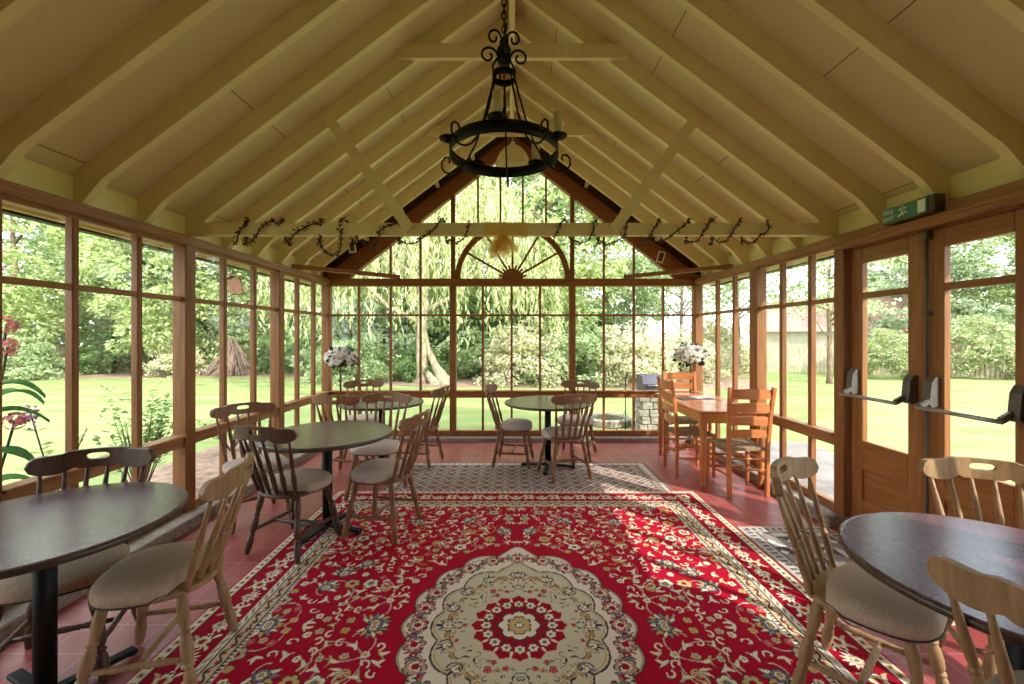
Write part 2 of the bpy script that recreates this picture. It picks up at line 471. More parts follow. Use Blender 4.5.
# gable window above the far beam
gw = empty('window_%d' % n, (0, YF, 2.3)); gw['kind'] = 'structure'; n += 1
off = Matrix.Translation(-gw.location)
g0 = lambda x: 4.14 - .79*abs(x)          # glass edge
g1 = lambda x: 4.345 - .757*abs(x)        # outer edge of the raking frame
f = MB()
for sgn in (-1, 1):
    p = [(0, g0(0)), (sgn*2.33, g0(2.33)), (sgn*2.45, 2.29), (sgn*2.66, 2.29), (sgn*2.66, g1(2.66)), (0, g1(0))]
    if sgn > 0: p = p[::-1]
    vs = [(x, YF-.05, z) for x, z in p] + [(x, YF+.05, z) for x, z in p]
    m_ = len(p)
    f.add(vs, [tuple(range(m_)), tuple(range(2*m_-1, m_-1, -1))] + [(i, i+m_, (i+1) % m_+m_, (i+1) % m_) for i in range(m_)], False, off)
f.build('raking_frame', M['frame_x'], gw)
f = MB()
ZM = 3.03
for x, wd in ((-.84, .03), (.857, .03)):
    f.bbox(x-wd, x+wd, YF-.035, YF+.035, 2.29, g0(x)+.05, .005, off)
for x in (-1.73, -1.305, 1.31, 1.737): f.bbox(x-.015, x+.015, YF-.02, YF+.02, 2.29, g0(x)+.03, .004, off)
for x in (-.485, -.165, .155, .485): f.bbox(x-.014, x+.014, YF-.02, YF+.02, ZM, g0(x)+.03, .004, off)
f.build('mullions', M['frame_z'], gw)
MB().bbox(-.84, .857, YF-.03, YF+.03, ZM-.02, ZM+.04, .004, off).build('rail', M['frame_x'], gw)
f = MB()
cx, ro, ri = .008, .82, .745
vs = []; fs = []
K = 40
for i in range(K+1):
    a = PI*i/K
    for rr in (ro, ri):
        zz = min(2.30 + rr*math.sin(a)*.96, ZM-.0)
        for yy in (YF-.03, YF+.03):
            vs.append((cx+rr*math.cos(a), yy, zz))
for i in range(K):
    b = i*4; c = b+4
    fs += [(b, b+2, c+2, c), (b+1, c+1, c+3, b+3), (b, c, c+1, b+1), (b+2, b+3, c+3, c+2)]
f.add(vs, fs, False, off)
f.build('fanlight_arch', M['frame_x'], gw)
f = MB()
for dg in (31, 60, 90, 120, 149):
    a = R(dg)
    f.bar((cx, YF, 2.30), (cx+.76*math.cos(a), YF, 2.30+.76*math.sin(a)*.96), .03, .022, (0,1,0))
for dg in (15, 45, 75, 105, 135, 165):
    a = R(dg)
    f.bar((cx, YF, 2.30), (cx+.2*math.cos(a), YF, 2.30+.2*math.sin(a)), .03, .022, (0,1,0))
for v in range(len(f.v)): f.v[v] = tuple(Vector(f.v[v]) - gw.location)
f.build('fanlight_ray', M['frame_x'], gw)
f = MB()
hub = [(cx+.155*math.cos(PI*i/16), 2.29+.155*math.sin(PI*i/16)) for i in range(17)]
vs = [(x, YF-.035, z) for x, z in hub] + [(x, YF+.035, z) for x, z in hub]
m_ = len(hub)
f.add(vs, [tuple(range(m_))[::-1], tuple(range(m_, 2*m_))] + [(i, (i+1) % m_, (i+1) % m_+m_, i+m_) for i in range(m_)], False, off)
f.build('fanlight_hub', M['frame_x'], gw)
f = MB()
f.add([(-2.4, YF+.022, 2.29), (2.4, YF+.022, 2.29), (0, YF+.022, 4.16)], [(0,1,2)], False, off)
f.build('pane', M['glass'], gw)

# roof: ceiling slab, rafters, ties
def ceil_half(name, sgn):
    c = MB()
    z = lambda x: ZR + .165 - SL*x
    c.add([(0, YB-.3, z(0)), (sgn*2.96, YB-.3, z(2.96)), (sgn*2.96, YF+.35, z(2.96)), (0, YF+.35, z(0)),
           (0, YB-.3, z(0)+.06), (sgn*2.96, YB-.3, z(2.96)+.06), (sgn*2.96, YF+.35, z(2.96)+.06), (0, YF+.35, z(0)+.06)],
          [(0,1,2,3), (7,6,5,4), (0,4,5,1), (1,5,6,2), (2,6,7,3), (3,7,4,0)])
    return tag(c.build(name, M['ceiling']), kind='structure')
ceil_half('ceiling', -1); ceil_half('ceiling', 1)
RY = [3.51 + .445*k for k in range(-12, 6)]
def rafter(y, sgn):
    r = MB()
    w_ = .026
    zb = lambda x: ZR - SL*x
    P = [(0, zb(0)), (2.5, zb(2.5)), (2.64, 2.292), (2.72, 2.292), (2.72, zb(2.72)+.165), (0, zb(0)+.165)]
    vs = [(sgn*x, y-w_, z) for x, z in P] + [(sgn*x, y+w_, z) for x, z in P]
    m_ = 6
    fs = [tuple(range(m_)), tuple(range(2*m_-1, m_-1, -1))] + [(i, i+m_, (i+1) % m_+m_, (i+1) % m_) for i in range(m_)]
    if sgn > 0: fs = [q[::-1] for q in fs]
    r.add(vs, fs)
    return r
q = MB()
for y in RY:
    for sgn in (-1, 1):
        r = rafter(y, sgn); q.add(r.v, r.f)
for v in ((-.026, .026, YB, YF, ZR-.03, ZR+.17),): q.box(*v)
tag(q.build('ceiling_rafters', M['cream']), kind='structure')
q = MB()
for sgn in (-1, 1):
    q.box(sgn*2.68, sgn*2.72, YB, YF, 2.29, 2.47)
    q.box(sgn*2.72, sgn*2.95, YB-.3, YF+.3, 2.262, 2.285)
    q.box(sgn*2.95, sgn*2.975, YB-.3, YF+.3, 2.24, 2.36)
    for x in (.55, 1.05, 1.55, 2.05):
        z = ZR - SL*x + .06
        q.bar((sgn*x, RY[-1]+.026, z), (sgn*x, YF+.03, z), .045, .05)
tag(q.build('trim_10', M['cream']), kind='structure')
q = MB()
for sgn in (-1, 1):
    q.bbox(sgn*2.975, sgn*3.06, YB-.3, YF+.3, 2.225, 2.29, .01)
tag(q.build('trim_11', M['black']), kind='structure')
# truss: tie beam, collar and struts at the camera side truss, one collar further back
q = MB()
q.bbox(-2.64, 2.64, 3.482, 3.538, 2.318, 2.42, .004)
q.bbox(-.95, .95, 3.44, 3.483, 3.745, 3.865, .004)
q.bbox(-.95, .95, 4.78, 4.82, 3.745, 3.865, .004)
for sgn in (-1, 1):
    q.bar((sgn*.83, 3.462, 2.36), (sgn*1.50, 3.462, 3.27), .042, .085, (0,0,1))
tag(q.build('ceiling_truss', M['cream']), kind='structure')
q = MB()
for sgn in (-1, 1):
    q.bar((sgn*2.64, 5.10, 2.325), (sgn*1.60, 6.03, 2.325), .055, .05)
tag(q.build('trim_12', M['frame_x']), kind='structure')
q = MB()  # dark strips standing in for the shade between last rafter and gable frame
for sgn in (-1, 1):
    zt = lambda x: ZR + .10 - SL*x
    q.add([(0, 5.77, zt(0)), (sgn*2.6, 5.77, zt(2.6)), (sgn*2.6, 6.01, zt(2.6)), (0, 6.01, zt(0)), (0, 5.77, zt(0)+.02), (sgn*2.6, 5.77, zt(2.6)+.02), (sgn*2.6, 6.01, zt(2.6)+.02), (0, 6.01, zt(0)+.02)],
          [(0,1,2,3), (7,6,5,4), (0,4,5,1), (2,6,7,3)])
for sgn in (-1, 1):  # upright infill closes the opening; its dark colour is painted shade
    zt = lambda x, o: ZR + o - SL*x
    q.add([(0, YF-.04, zt(0, -.02)), (sgn*2.7, YF-.04, zt(2.7, -.02)), (sgn*2.7, YF-.04, zt(2.7, .17)), (0, YF-.04, zt(0, .17)), (0, YF+.02, zt(0, -.02)), (sgn*2.7, YF+.02, zt(2.7, -.02)), (sgn*2.7, YF+.02, zt(2.7, .17)), (0, YF+.02, zt(0, .17))],
          [(0,1,2,3), (7,6,5,4), (0,4,5,1), (2,6,7,3), (1,5,6,2)])
M['gap_shade'] = wood('painted gap shade', srgb(66, 40, 26), srgb(88, 54, 34), 'x', .6, 20)  # shade of the gable gap put into the colour
tag(q.build('gap_shade_strips', M['gap_shade']), kind='structure')

# ---------------------------------------------------------------- doors on the right wall
def door(nn, y0, y1, hinge):
    X = HX + .03
    root = empty('door_%d' % nn, (X, (y0+y1)/2, .03)); root['kind'] = 'structure'
    off = Matrix.Translation(-root.location)
    sw = .10
    f = MB()
    f.bbox(X-.022, X+.022, y0, y0+sw, .03, 2.16, .004, off)
    f.bbox(X-.022, X+.022, y1-sw, y1, .03, 2.16, .004, off)
    f.build('stile', M['door_z'], root)
    f = MB()
    for a, b in ((2.045, 2.16), (1.775, 1.82), (.48, .70), (.03, .26)):
        f.bbox(X-.0215, X+.0215, y0+sw, y1-sw, a, b, .004, off)
    f.build('rail', M['door_y'], root)
    f = MB(); f.bbox(X-.008, X+.008, y0+sw, y1-sw, .26, .48, .002, off); f.build('panel', M['door_y'], root)
    for a, b in ((.70, 1.775), (1.82, 2.045)):
        MB().box(X-.003, X+.003, y0+sw, y1-sw, a, b, off).build('pane', M['glass'], root)
    # push bar
    pb = MB(); yb0, yb1 = y0+.05, y1-.05
    for y in (yb0, yb1):
        P = [(X-.022, 1.06), (X-.022, 1.235), (X-.05, 1.24), (X-.075, 1.20), (X-.088, 1.07), (X-.07, 1.05)]
        vs = [(x, y-.028, z) for x, z in P]+[(x, y+.028, z) for x, z in P]
        pb.add(vs, [tuple(range(6)), tuple(range(11, 5, -1))]+[(i, i+6, (i+1) % 6+6, (i+1) % 6) for i in range(6)], False, off)
    h = pb.build('push_bar_housing', M['grey_metal'], root)
    pa = MB()
    s1 = 1 if yb0 < yb1 else -1
    for y in (yb0+.012, yb1-.012):
        pa.bar(Vector((X-.06, y, 1.10))-root.location, Vector((X-.14, y, 1.055))-root.location, .03, .035, (0,0,1), .006)
    pa.build('push_bar_arm', M['grey_metal'], root)
    pr = MB(); pr.tube([Vector((X-.145, yb0, 1.05))-root.location, Vector((X-.145, yb1, 1.05))-root.location], .0125, 12)
    pr.build('push_bar', M['steel'], root)
    return root
d1 = door(1, 2.745, 3.315, 1)
d2 = door(2, 2.14, 2.705, 1)
q = MB()
q.bbox(HX-.0, HX+.07, 2.706, 2.744, .03, 2.2, .006)
q.bbox(HX-.0, HX+.07, 2.0, 3.33, 2.161, 2.24, .004)
tag(q.build('trim_13', M['frame_z']), kind='structure')
q = MB()
rp0 = d2.location
q.tube([Vector((HX-.02, 2.685, 1.2))-rp0, Vector((HX-.02, 2.685, 2.16))-rp0], .009, 8)
q.tube([Vector((HX-.02, 2.685, .05))-rp0, Vector((HX-.02, 2.685, 1.06))-rp0], .009, 8)
q.bbox(HX-.04, HX+.005, 2.667, 2.703, 2.10, 2.155, .005, Matrix.Translation(-rp0))
q.bbox(HX-.035, HX+.005, 2.67, 2.70, 1.62, 1.65, .005, Matrix.Translation(-rp0))
q.build('bolt_rod', M['grey_metal'], d2)

# ---------------------------------------------------------------- rugs (patterns worked out in numpy and kept as colour on the weave)
def lin(c): return np.array(srgb(*c)[:3], dtype=np.float32)
RED = lin((174, 4, 44)); CRM = lin((232, 218, 196)); BGE = lin((196, 178, 142)); GLD = lin((206, 166, 108)); DRK = lin((58, 46, 52))
GRB = lin((120, 116, 122)); PNK = lin((204, 90, 96)); DRD = lin((132, 12, 34))
class Canvas:
    def __init__(s, w, h, res, base):
        s.w, s.h, s.res = w, h, res
        s.nx, s.ny = int(w/res)+1, int(h/res)+1
        s.a = np.zeros((s.ny, s.nx, 3), np.float32); s.a[:] = base
        s.X, s.Y = np.meshgrid((np.arange(s.nx)+.5)*res, (np.arange(s.ny)+.5)*res)
    def win(s, x, y, r):
        i0 = max(0, int((x-r)/s.res)); i1 = min(s.nx, int((x+r)/s.res)+1)
        j0 = max(0, int((y-r)/s.res)); j1 = min(s.ny, int((y+r)/s.res)+1)
        if i0 >= i1 or j0 >= j1: return None
        return (slice(j0, j1), slice(i0, i1))
    def flower(s, x, y, r, n=6, col=CRM, out=DRK, mid=GLD, rot=0.0, inner=None):
        W = s.win(x, y, r*1.3)
        if W is None: return
        dx, dy = s.X[W]-x, s.Y[W]-y
        d = np.hypot(dx, dy); a = np.arctan2(dy, dx)+rot
        R1 = r*(.68+.32*np.abs(np.cos(a*n/2))**.7)
        A = s.a[W]
        A[d < R1*1.16] = out
        A[d < R1] = col
        if inner is not None: A[d < R1*.62] = inner
        A[(d < r*.36)] = out
        A[(d < r*.27)] = mid
    def leaf(s, x, y, ln, wd, ang, col=CRM, bend=.3, out=None, ser=0):
        W = s.win(x, y, ln*1.1)
        if W is None: return
        dx, dy = s.X[W]-x, s.Y[W]-y
        u = dx*math.cos(ang)+dy*math.sin(ang); v = -dx*math.sin(ang)+dy*math.cos(ang)
        t = u/ln
        vv = v - bend*ln*(t*t)
        hw = wd*np.sqrt(np.clip(1-(t*1.02)**2, 0, 1))*(1-.5*t)
        if ser: hw = hw*(1-.35*np.abs(np.sin(t*ser)))
        A = s.a[W]
        if out is not None: A[(np.abs(vv) < hw+s.res*1.2) & (np.abs(t) < 1)] = out
        A[(np.abs(vv) < hw) & (np.abs(t) < 1)] = col
    def stroke(s, pts, r, col):
        # Catmull-like polyline stamped with discs
        P = np.array(pts, dtype=float)
        for i in range(len(P)-1):
            n_ = max(2, int(np.hypot(*(P[i+1]-P[i]))/(s.res*.7)))
            for t in np.linspace(0, 1, n_):
                x, y = P[i]*(1-t)+P[i+1]*t
                W = s.win(x, y, r)
                if W is None: continue
                s.a[W][(s.X[W]-x)**2+(s.Y[W]-y)**2 < r*r] = col
def spiral(x, y, r, a0, turns, n_=22, sgn=1):
    return [(x+r*(1-.8*t)*math.cos(a0+sgn*t*turns*2*PI), y+r*(1-.8*t)*math.sin(a0+sgn*t*turns*2*PI)) for t in np.linspace(0, 1, n_)]

RX0, RX1, RYN, RYF = -1.66, 1.735, .30, 4.06
def persian():
    rnd = random.Random(5)
    w2, h2 = (RX1-RX0)/2, (RYF-RYN)/2
    res = .0038
    c = Canvas(w2, h2, res, RED)          # one quadrant: origin at the rug's centre, mirrored later
    X, Y = c.X, c.Y
    # vines of the field
    fx, fy = w2-.375, h2-.375
    for _ in range(44):
        x, y = rnd.uniform(.0, fx), rnd.uniform(.1, fy)
        if (x/.68)**2+(y/.85)**2 < 1: continue
        r = rnd.uniform(.1, .2); sg = rnd.choice((-1, 1)); a0 = rnd.uniform(0, 6.3)
        c.stroke(spiral(x, y, r, a0, .8, 26, sg), .0034, rnd.choice((GLD*.8, CRM*.7, PNK)))
    spots = []
    tries = 0
    while len(spots) < 230 and tries < 16000:
        tries += 1
        x, y = rnd.uniform(0, fx), rnd.uniform(0, fy)
        k_ = rnd.random(); r = .072 if k_ < .16 else .05 if k_ < .42 else .027
        if (x/(.62+r))**2+(y/(.80+r))**2 < 1.05: continue
        if all((x-a)**2+(y-b)**2 > ((r+q_)*1.02)**2 for a, b, q_ in spots):
            spots.append((x, y, r))
    for x, y, r in spots:
        a = rnd.uniform(0, 6.3)
        if r > .06:
            for j in range(7):
                b = a+(j-3)*.5
                c.leaf(x+.045*math.cos(b), y+.045*math.sin(b), .036, .013, b, (CRM, GLD, GRB*1.3)[j % 3], .1, DRK)
            c.flower(x, y, .038, 6, GRB, DRK, GLD, a, CRM)
        elif r > .04:
            k_ = rnd.random()
            if k_ < .5:
                c.flower(x, y, r*.86, rnd.choice((5, 6)), rnd.choice((CRM, CRM, BGE, GLD)), DRK, rnd.choice((GLD, RED, GRB)), a, rnd.choice((None, BGE, PNK)))
            else:
                for j in range(3):
                    c.leaf(x+.024*math.cos(a+j*.8), y+.024*math.sin(a+j*.8), .046, .014, a+j*.8, rnd.choice((CRM, BGE, GLD)), .5, DRD, 9)
                c.stroke(spiral(x, y, .05, a+2, .6, 16), .005, GLD)
        else:
            k_ = rnd.random()
            if k_ < .3: c.flower(x, y, r*.85, rnd.choice((4, 5, 6)), rnd.choice((CRM, BGE, GLD, PNK)), rnd.choice((DRD, DRK)), GLD, a)
            elif k_ < .8:
                c.leaf(x, y, .036, .0095, a, rnd.choice((CRM, BGE, GLD)), rnd.uniform(-.5, .5), DRD, 8)
                c.leaf(x+.02*math.cos(a+1.2), y+.02*math.sin(a+1.2), .026, .009, a+1.2, CRM, .2)
            else: c.stroke(spiral(x, y, .03, a, .7, 14), .005, CRM)
    # medallion
    D = np.hypot(X, Y); A = np.arctan2(Y, X)
    def lobe(rx, ry, n_, amp, tip):
        e = 1/np.sqrt((np.cos(A)/rx)**2+(np.sin(A)/ry)**2)
        return e*(1-amp+amp*np.abs(np.cos(A*n_/2)))+tip*np.exp(-((A-PI/2)/.09)**2)
    R1 = lobe(.60, .745, 16, .07, .06)
    m_ = D < R1; c.a[m_] = lin((228, 212, 196)); c.a[(D < R1) & (D > R1-.011)] = BGE*.8; c.a[(D > R1) & (D < R1+.006)] = DRK
    for j in range(7):
        a = (j+.0)*PI/2/6
        e = 1/math.sqrt((math.cos(a)/.52)**2+(math.sin(a)/.65)**2)
        x, y = e*math.cos(a), e*math.sin(a)
        c.flower(x, y, .05, 7, lin((196, 150, 140)), DRK, RED, a, CRM)
        for b in (-.6, .6):
            c.leaf(x+.06*math.cos(a+PI/2*np.sign(b)), y+.06*math.sin(a+PI/2*np.sign(b)), .03, .009, a+b, GRB, .5, DRK)
        c.flower(e*1.02*math.cos(a+.13), e*1.02*math.sin(a+.13), .018, 5, RED, DRD, CRM)
    R2 = lobe(.45, .56, 12, .09, .04)
    c.a[D < R2] = lin((206, 194, 168)); c.a[(D > R2-.004) & (D < R2+.007)] = DRK*1.6; c.a[(D > R2-.02) & (D < R2-.014)] = GLD*.8
    for j in range(5):
        a = j*PI/2/4
        e = 1/math.sqrt((math.cos(a)/.37)**2+(math.sin(a)/.45)**2)
        x, y = e*math.cos(a), e*math.sin(a)
        c.stroke(spiral(x, y, .045, a+1, .8, 16), .004, GLD*.7)
        c.stroke(spiral(x, y, .045, a-1, .8, 16, -1), .004, DRK*2)
        for b in (-.7, 0, .7): c.leaf(x+.03*math.cos(a+b), y+.03*math.sin(a+b), .028, .008, a+b, DRK if b == 0 else GRB, .2)
        c.flower(x, y, .022, 6, CRM, DRK, GLD, a)
        a += PI/16*1.0
        c.leaf(1.0*e*math.cos(a), 1.0*e*math.sin(a), .03, .008, a+1.57, GLD*.8, .6, DRK)
    rq = random.Random(9); got = []
    for _ in range(900):
        x, y = rq.uniform(0, .42), rq.uniform(0, .52); rr_ = math.hypot(x/.40, y/.50); r_ = rq.choice((.02, .014, .011))
        if rr_ > .92 or math.hypot(x, y) < .27: continue
        if any((x-p)**2+(y-q_)**2 < ((r_+o_)*1.05)**2 for p, q_, o_ in got): continue
        got.append((x, y, r_)); a = rq.uniform(0, 6.3); k_ = rq.random()
        if k_ < .3: c.flower(x, y, r_, 5, rq.choice((CRM, GLD, PNK)), DRK, RED, a)
        elif k_ < .65: c.leaf(x, y, r_*1.3, .005, a, rq.choice((DRK*1.5, GLD*.75, GRB)), .5)
        else: c.stroke(spiral(x, y, r_, a, .7, 12), .0032, rq.choice((DRK*2, GLD*.6)))
    for _ in range(700):
        a = rq.uniform(0, PI/2); e = 1/math.sqrt((math.cos(a)/.52)**2+(math.sin(a)/.65)**2)*rq.uniform(.93, 1.09); x, y = e*math.cos(a), e*math.sin(a); r_ = .013
        if any((x-p)**2+(y-q_)**2 < ((r_+o_)*1.0)**2 for p, q_, o_ in got): continue
        got.append((x, y, r_)); b = rq.uniform(0, 6.3)
        if abs(e-1/math.sqrt((math.cos(a)/.52)**2+(math.sin(a)/.65)**2)) < .012: continue
        if rq.random() < .5: c.leaf(x, y, .017, .005, b, rq.choice((RED, DRK*1.5, GLD*.8)), .4)
        else: c.stroke(spiral(x, y, .014, b, .7, 10), .0032, rq.choice((GLD*.7, DRK*2)))
    R3 = .245*(1-.1+.1*np.abs(np.cos(A*16/2)))
    R3 = R3*(1-.03*np.abs(np.sin(A*32/2)))
    c.a[D < R3] = lin((162, 8, 38))
    for j in range(5):
        a = j*PI/8
        c.flower(.17*math.cos(a), .17*math.sin(a), .026, 6, CRM, DRK, GRB, a)
        a += PI/16
        c.leaf(.205*math.cos(a), .205*math.sin(a), .02, .006, a, CRM, 0)
        c.leaf(.135*math.cos(a), .135*math.sin(a), .02, .006, a, DRK, 0)
    R4 = .105*(1-.18+.18*np.abs(np.cos(A*8/2)))
    c.a[D < R4*1.1] = DRK; c.a[D < R4] = CRM; 
    c.flower(0, 0, .062, 8, GLD, DRK, CRM, .2, BGE)
    # borders, measured inward from the edge
    E = np.minimum(w2-X, h2-Y)
    S_ = np.where(w2-X < h2-Y, Y, X)
    Sx = np.where(w2-X < h2-Y, h2, w2)
    c.a[E < .375] = CRM*.92
    c.a[E < .016] = lin((190, 30, 50))
    g = (E > .016) & (E < .064); c.a[g] = CRM*.95
    z = np.abs(((S_/.05) % 1)-.5)
    c.a[g & (np.abs(E-.04) < .013) & (z < .28)] = GLD*.8
    c.a[g & (np.abs(E-.04) < .006) & (z < .12)] = DRK
    c.a[(np.abs(E-.064) < .004)] = DRK
    b_ = (E > .068) & (E < .245); c.a[b_] = lin((156, 4, 36))
    g = (E >= .245) & (E < .375)
    ph = ((S_+E*1.5)/.06) % 1
    c.a[g & (E < .285)] = CRM*.9
    c.a[g & (E < .285) & (np.abs(ph-.5) < .2) & (np.abs(E-.265) < .012)] = GRB
    c.a[g & (np.abs(E-.287) < .0035)] = DRK
    g2 = (E > .29) & (E < .345)
    c.a[g2] = lin((206, 186, 150))
    wv = .317+.014*np.sin(S_*2*PI/.11)
    c.a[g2 & (np.abs(E-wv) < .006)] = DRK*1.3
    c.a[g2 & (np.abs(((S_/.055) % 1)-.5) < .17) & (np.abs(E-.317) < .008)] = lin((170, 60, 60))
    c.a[np.abs(E-.347) < .0035] = DRK
    c.a[(E > .351) & (E < .37)] = CRM*.85
    c.a[(E > .351) & (E < .37) & (((S_/.022) % 1) < .4)] = DRK*1.6
    for side in (0, 1):
        lim = (h2 if side == 0 else w2)-.16
        t = 0.0; j = 0
        while t < lim:
            x, y = ((w2-.156), t) if side == 0 else (t, (h2-.156))
            if j % 2 == 0:
                for b in np.linspace(-1.4, 1.4, 7):
                    aa = (PI if side == 0 else -PI/2)+b
                    c.leaf(x+.034*math.cos(aa), y+.034*math.sin(aa), .032, .009, aa, CRM, 0)
                c.flower(x, y, .03, 6, BGE, DRD, GRB, 0, CRM)
                for q_ in (-1, 1):
                    xx, yy = (x, y+.075*q_) if side == 0 else (x+.075*q_, y)
                    c.stroke(spiral(xx, yy, .03, 1 if q_ > 0 else 4, .7, 14, q_), .0045, CRM)
            else:
                c.flower(x, y, .042, 7, CRM, DRK, RED, .3, GLD)
                for q_ in (-1, 1):
                    xx, yy = (x+.045, y+.03*q_) if side == 0 else (x+.03*q_, y+.045)
                    c.leaf(xx, yy, .025, .008, .8*q_, BGE, .3)
                    c.leaf(x-.045 if side == 0 else x+.035*q_, y+.035*q_ if side == 0 else y-.045, .025, .008, -.8*q_, CRM, .3)
            t += .118; j += 1
    c.flower(w2-.156, h2-.156, .055, 8, CRM, DRK, RED, 0, GLD)
    return c, w2, h2
cv, w2, h2 = persian()
rs = np.random.RandomState(3)
def rug(name, x0, x1, y0, y1, sample, m, th=.012, dens=1.0, ys=None, nx=760):
    xs = np.linspace(x0, x1, nx)
    if ys is None:
        ys = [y0]
        while ys[-1] < y1:
            ys.append(ys[-1]+max(.004, ys[-1]**2/640*.75)/dens)
        ys[-1] = y1
        ys = np.array(ys)
    XX, YY = np.meshgrid(xs, ys)
    col = sample(XX, YY)
    nyy, nxx = XX.shape
    ZZ = th*np.ones_like(XX)
    ZZ[0, :] = ZZ[-1, :] = th*.4; ZZ[:, 0] = ZZ[:, -1] = th*.4
    vs = np.stack([XX, YY, ZZ], -1).reshape(-1, 3)
    idx = np.arange(nyy*nxx).reshape(nyy, nxx)
    q_ = np.stack([idx[:-1, :-1], idx[:-1, 1:], idx[1:, 1:], idx[1:, :-1]], -1).reshape(-1, 4)
    me = bpy.data.meshes.new(name)
    me.vertices.add(len(vs)); me.vertices.foreach_set('co', vs.astype(np.float32).ravel())
    me.loops.add(q_.size); me.loops.foreach_set('vertex_index', q_.astype(np.int32).ravel())
    me.polygons.add(len(q_)); me.polygons.foreach_set('loop_start', np.arange(0, q_.size, 4, dtype=np.int32))
    me.polygons.foreach_set('loop_total', np.full(len(q_), 4, np.int32))
    me.update(calc_edges=True)
    at = me.color_attributes.new('weave', 'FLOAT_COLOR', 'POINT')
    rgba = np.ones((len(vs), 4), np.float32); rgba[:, :3] = col.reshape(-1, 3)
    at.data.foreach_set('color', rgba.ravel())
    me.materials.append(m)
    o = bpy.data.objects.new(name, me); C.objects.link(o)
    return o
def rugmat(name):
    m = mat(name, (.5,.5,.5,1), .95, 0, .15)
    a = N(m, 'ShaderNodeAttribute'); a.attribute_name = 'weave'
    n_ = N(m, 'ShaderNodeTexNoise'); n_.inputs['Scale'].default_value = 300
    t = N(m, 'ShaderNodeTexCoord'); b = N(m, 'ShaderNodeBump'); b.inputs['Strength'].default_value = .25; b.inputs['Distance'].default_value = .004
    L(m, t.outputs['Object'], n_.inputs['Vector']); L(m, n_.outputs['Fac'], b.inputs['Height']); L(m, b.outputs['Normal'], bsdf(m).inputs['Normal'])
    L(m, a.outputs['Color'], bsdf(m).inputs['Base Color'])
    pass
    return m
def samp(XX, YY):
    u = np.abs(XX-(RX0+RX1)/2); v = np.abs(YY-(RYN+RYF)/2)
    i = np.clip((u/cv.res).astype(int), 0, cv.nx-1); j = np.clip((v/cv.res).astype(int), 0, cv.ny-1)
    return cv.a[j, i]
ys = [RYN]
while ys[-1] < 1.7: ys.append(ys[-1]+.012)
while ys[-1] < RYF: ys.append(ys[-1]+max(.004, ys[-1]**2/640*.62))
ys[-1] = RYF
o = rug('persian_rug', RX0, RX1, RYN, RYF, samp, rugmat('red wool weave'), .012, ys=np.array(ys), nx=860)
tag(o, 'large red persian rug with cream floral medallion and flowered borders', 'rug')
# brown geometric rug
def samp2(XX, YY):
    x0, x1, y0, y1 = -1.25, 1.55, 4.0, 4.98
    col = np.zeros(XX.shape+(3,), np.float32); col[:] = lin((128, 104, 98))
    p = .13
    u = (XX/p); v = (YY/p)
    a = np.abs((u+v) % 1-.5); b = np.abs((u-v) % 1-.5)
    col[(a < .07) | (b < .07)] = lin((206, 190, 180))
    cxx = np.abs(u % 1-.5); cyy = np.abs(v % 1-.5)
    col[np.maximum(cxx, cyy) < .13] = lin((210, 192, 184))
    col[np.maximum(cxx, cyy) < .06] = lin((120, 88, 84))
    E = np.minimum(np.minimum(XX-x0, x1-XX), y1-YY)
    Sv = np.where((XX-x0 < y1-YY) | (x1-XX < y1-YY), YY, XX)
    g = E < .13
    col[g] = lin((178, 158, 148))
    z = np.abs((Sv/.07) % 1-.5)*2
    col[g & (np.abs(E-.07) < .035*z)] = lin((222, 208, 196))
    col[(np.abs(E-.13) < .008) | (np.abs(E-.02) < .007)] = lin((110, 88, 84))
    return col
o = rug('patterned_rug', -1.25, 1.55, 4.09, 4.98, samp2, rugmat('brown geometric weave'), .009, ys=np.linspace(4.075, 4.98, 110), nx=420)
tag(o, 'brown and white geometric rug lying beyond the red rug', 'rug')
def samp3(XX, YY):
    x0, x1, y0, y1 = 1.75, 2.46, 2.19, 3.32
    col = np.zeros(XX.shape+(3,), np.float32); col[:] = lin((150, 138, 136))
    u = XX/.15; v = YY/.15
    fu, fv = u % 1, v % 1
    tri = (fu+fv < 1)
    ck = ((np.floor(u)+np.floor(v)) % 2 == 0)
    col[tri & ck] = lin((216, 208, 202)); col[(~tri) & (~ck)] = lin((92, 84, 88)); col[(np.abs(fu-.5)+np.abs(fv-.5) < .22)] = lin((224, 216, 208))
    E = np.minimum(np.minimum(XX-x0, x1-XX), np.minimum(y1-YY, YY-y0))
    Sv = np.where((XX-x0 < np.minimum(y1-YY, YY-y0)) | (x1-XX < np.minimum(y1-YY, YY-y0)), YY, XX)
    g = E < .1; col[g] = lin((186, 176, 170))
    z = (Sv/.05) % 1
    col[g & (np.abs(E-.05) < .022) & (z < .5)] = lin((110, 100, 100))
    col[(np.abs(E-.1) < .006)] = lin((90, 82, 84))
    return col
o = rug('patterned_mat', 1.75, 2.46, 2.19, 3.32, samp3, rugmat('grey mosaic weave'), .006, ys=np.linspace(2.19, 3.32, 260), nx=220)
tag(o, 'grey and white mosaic patterned mat in front of the glazed doors', 'mat')

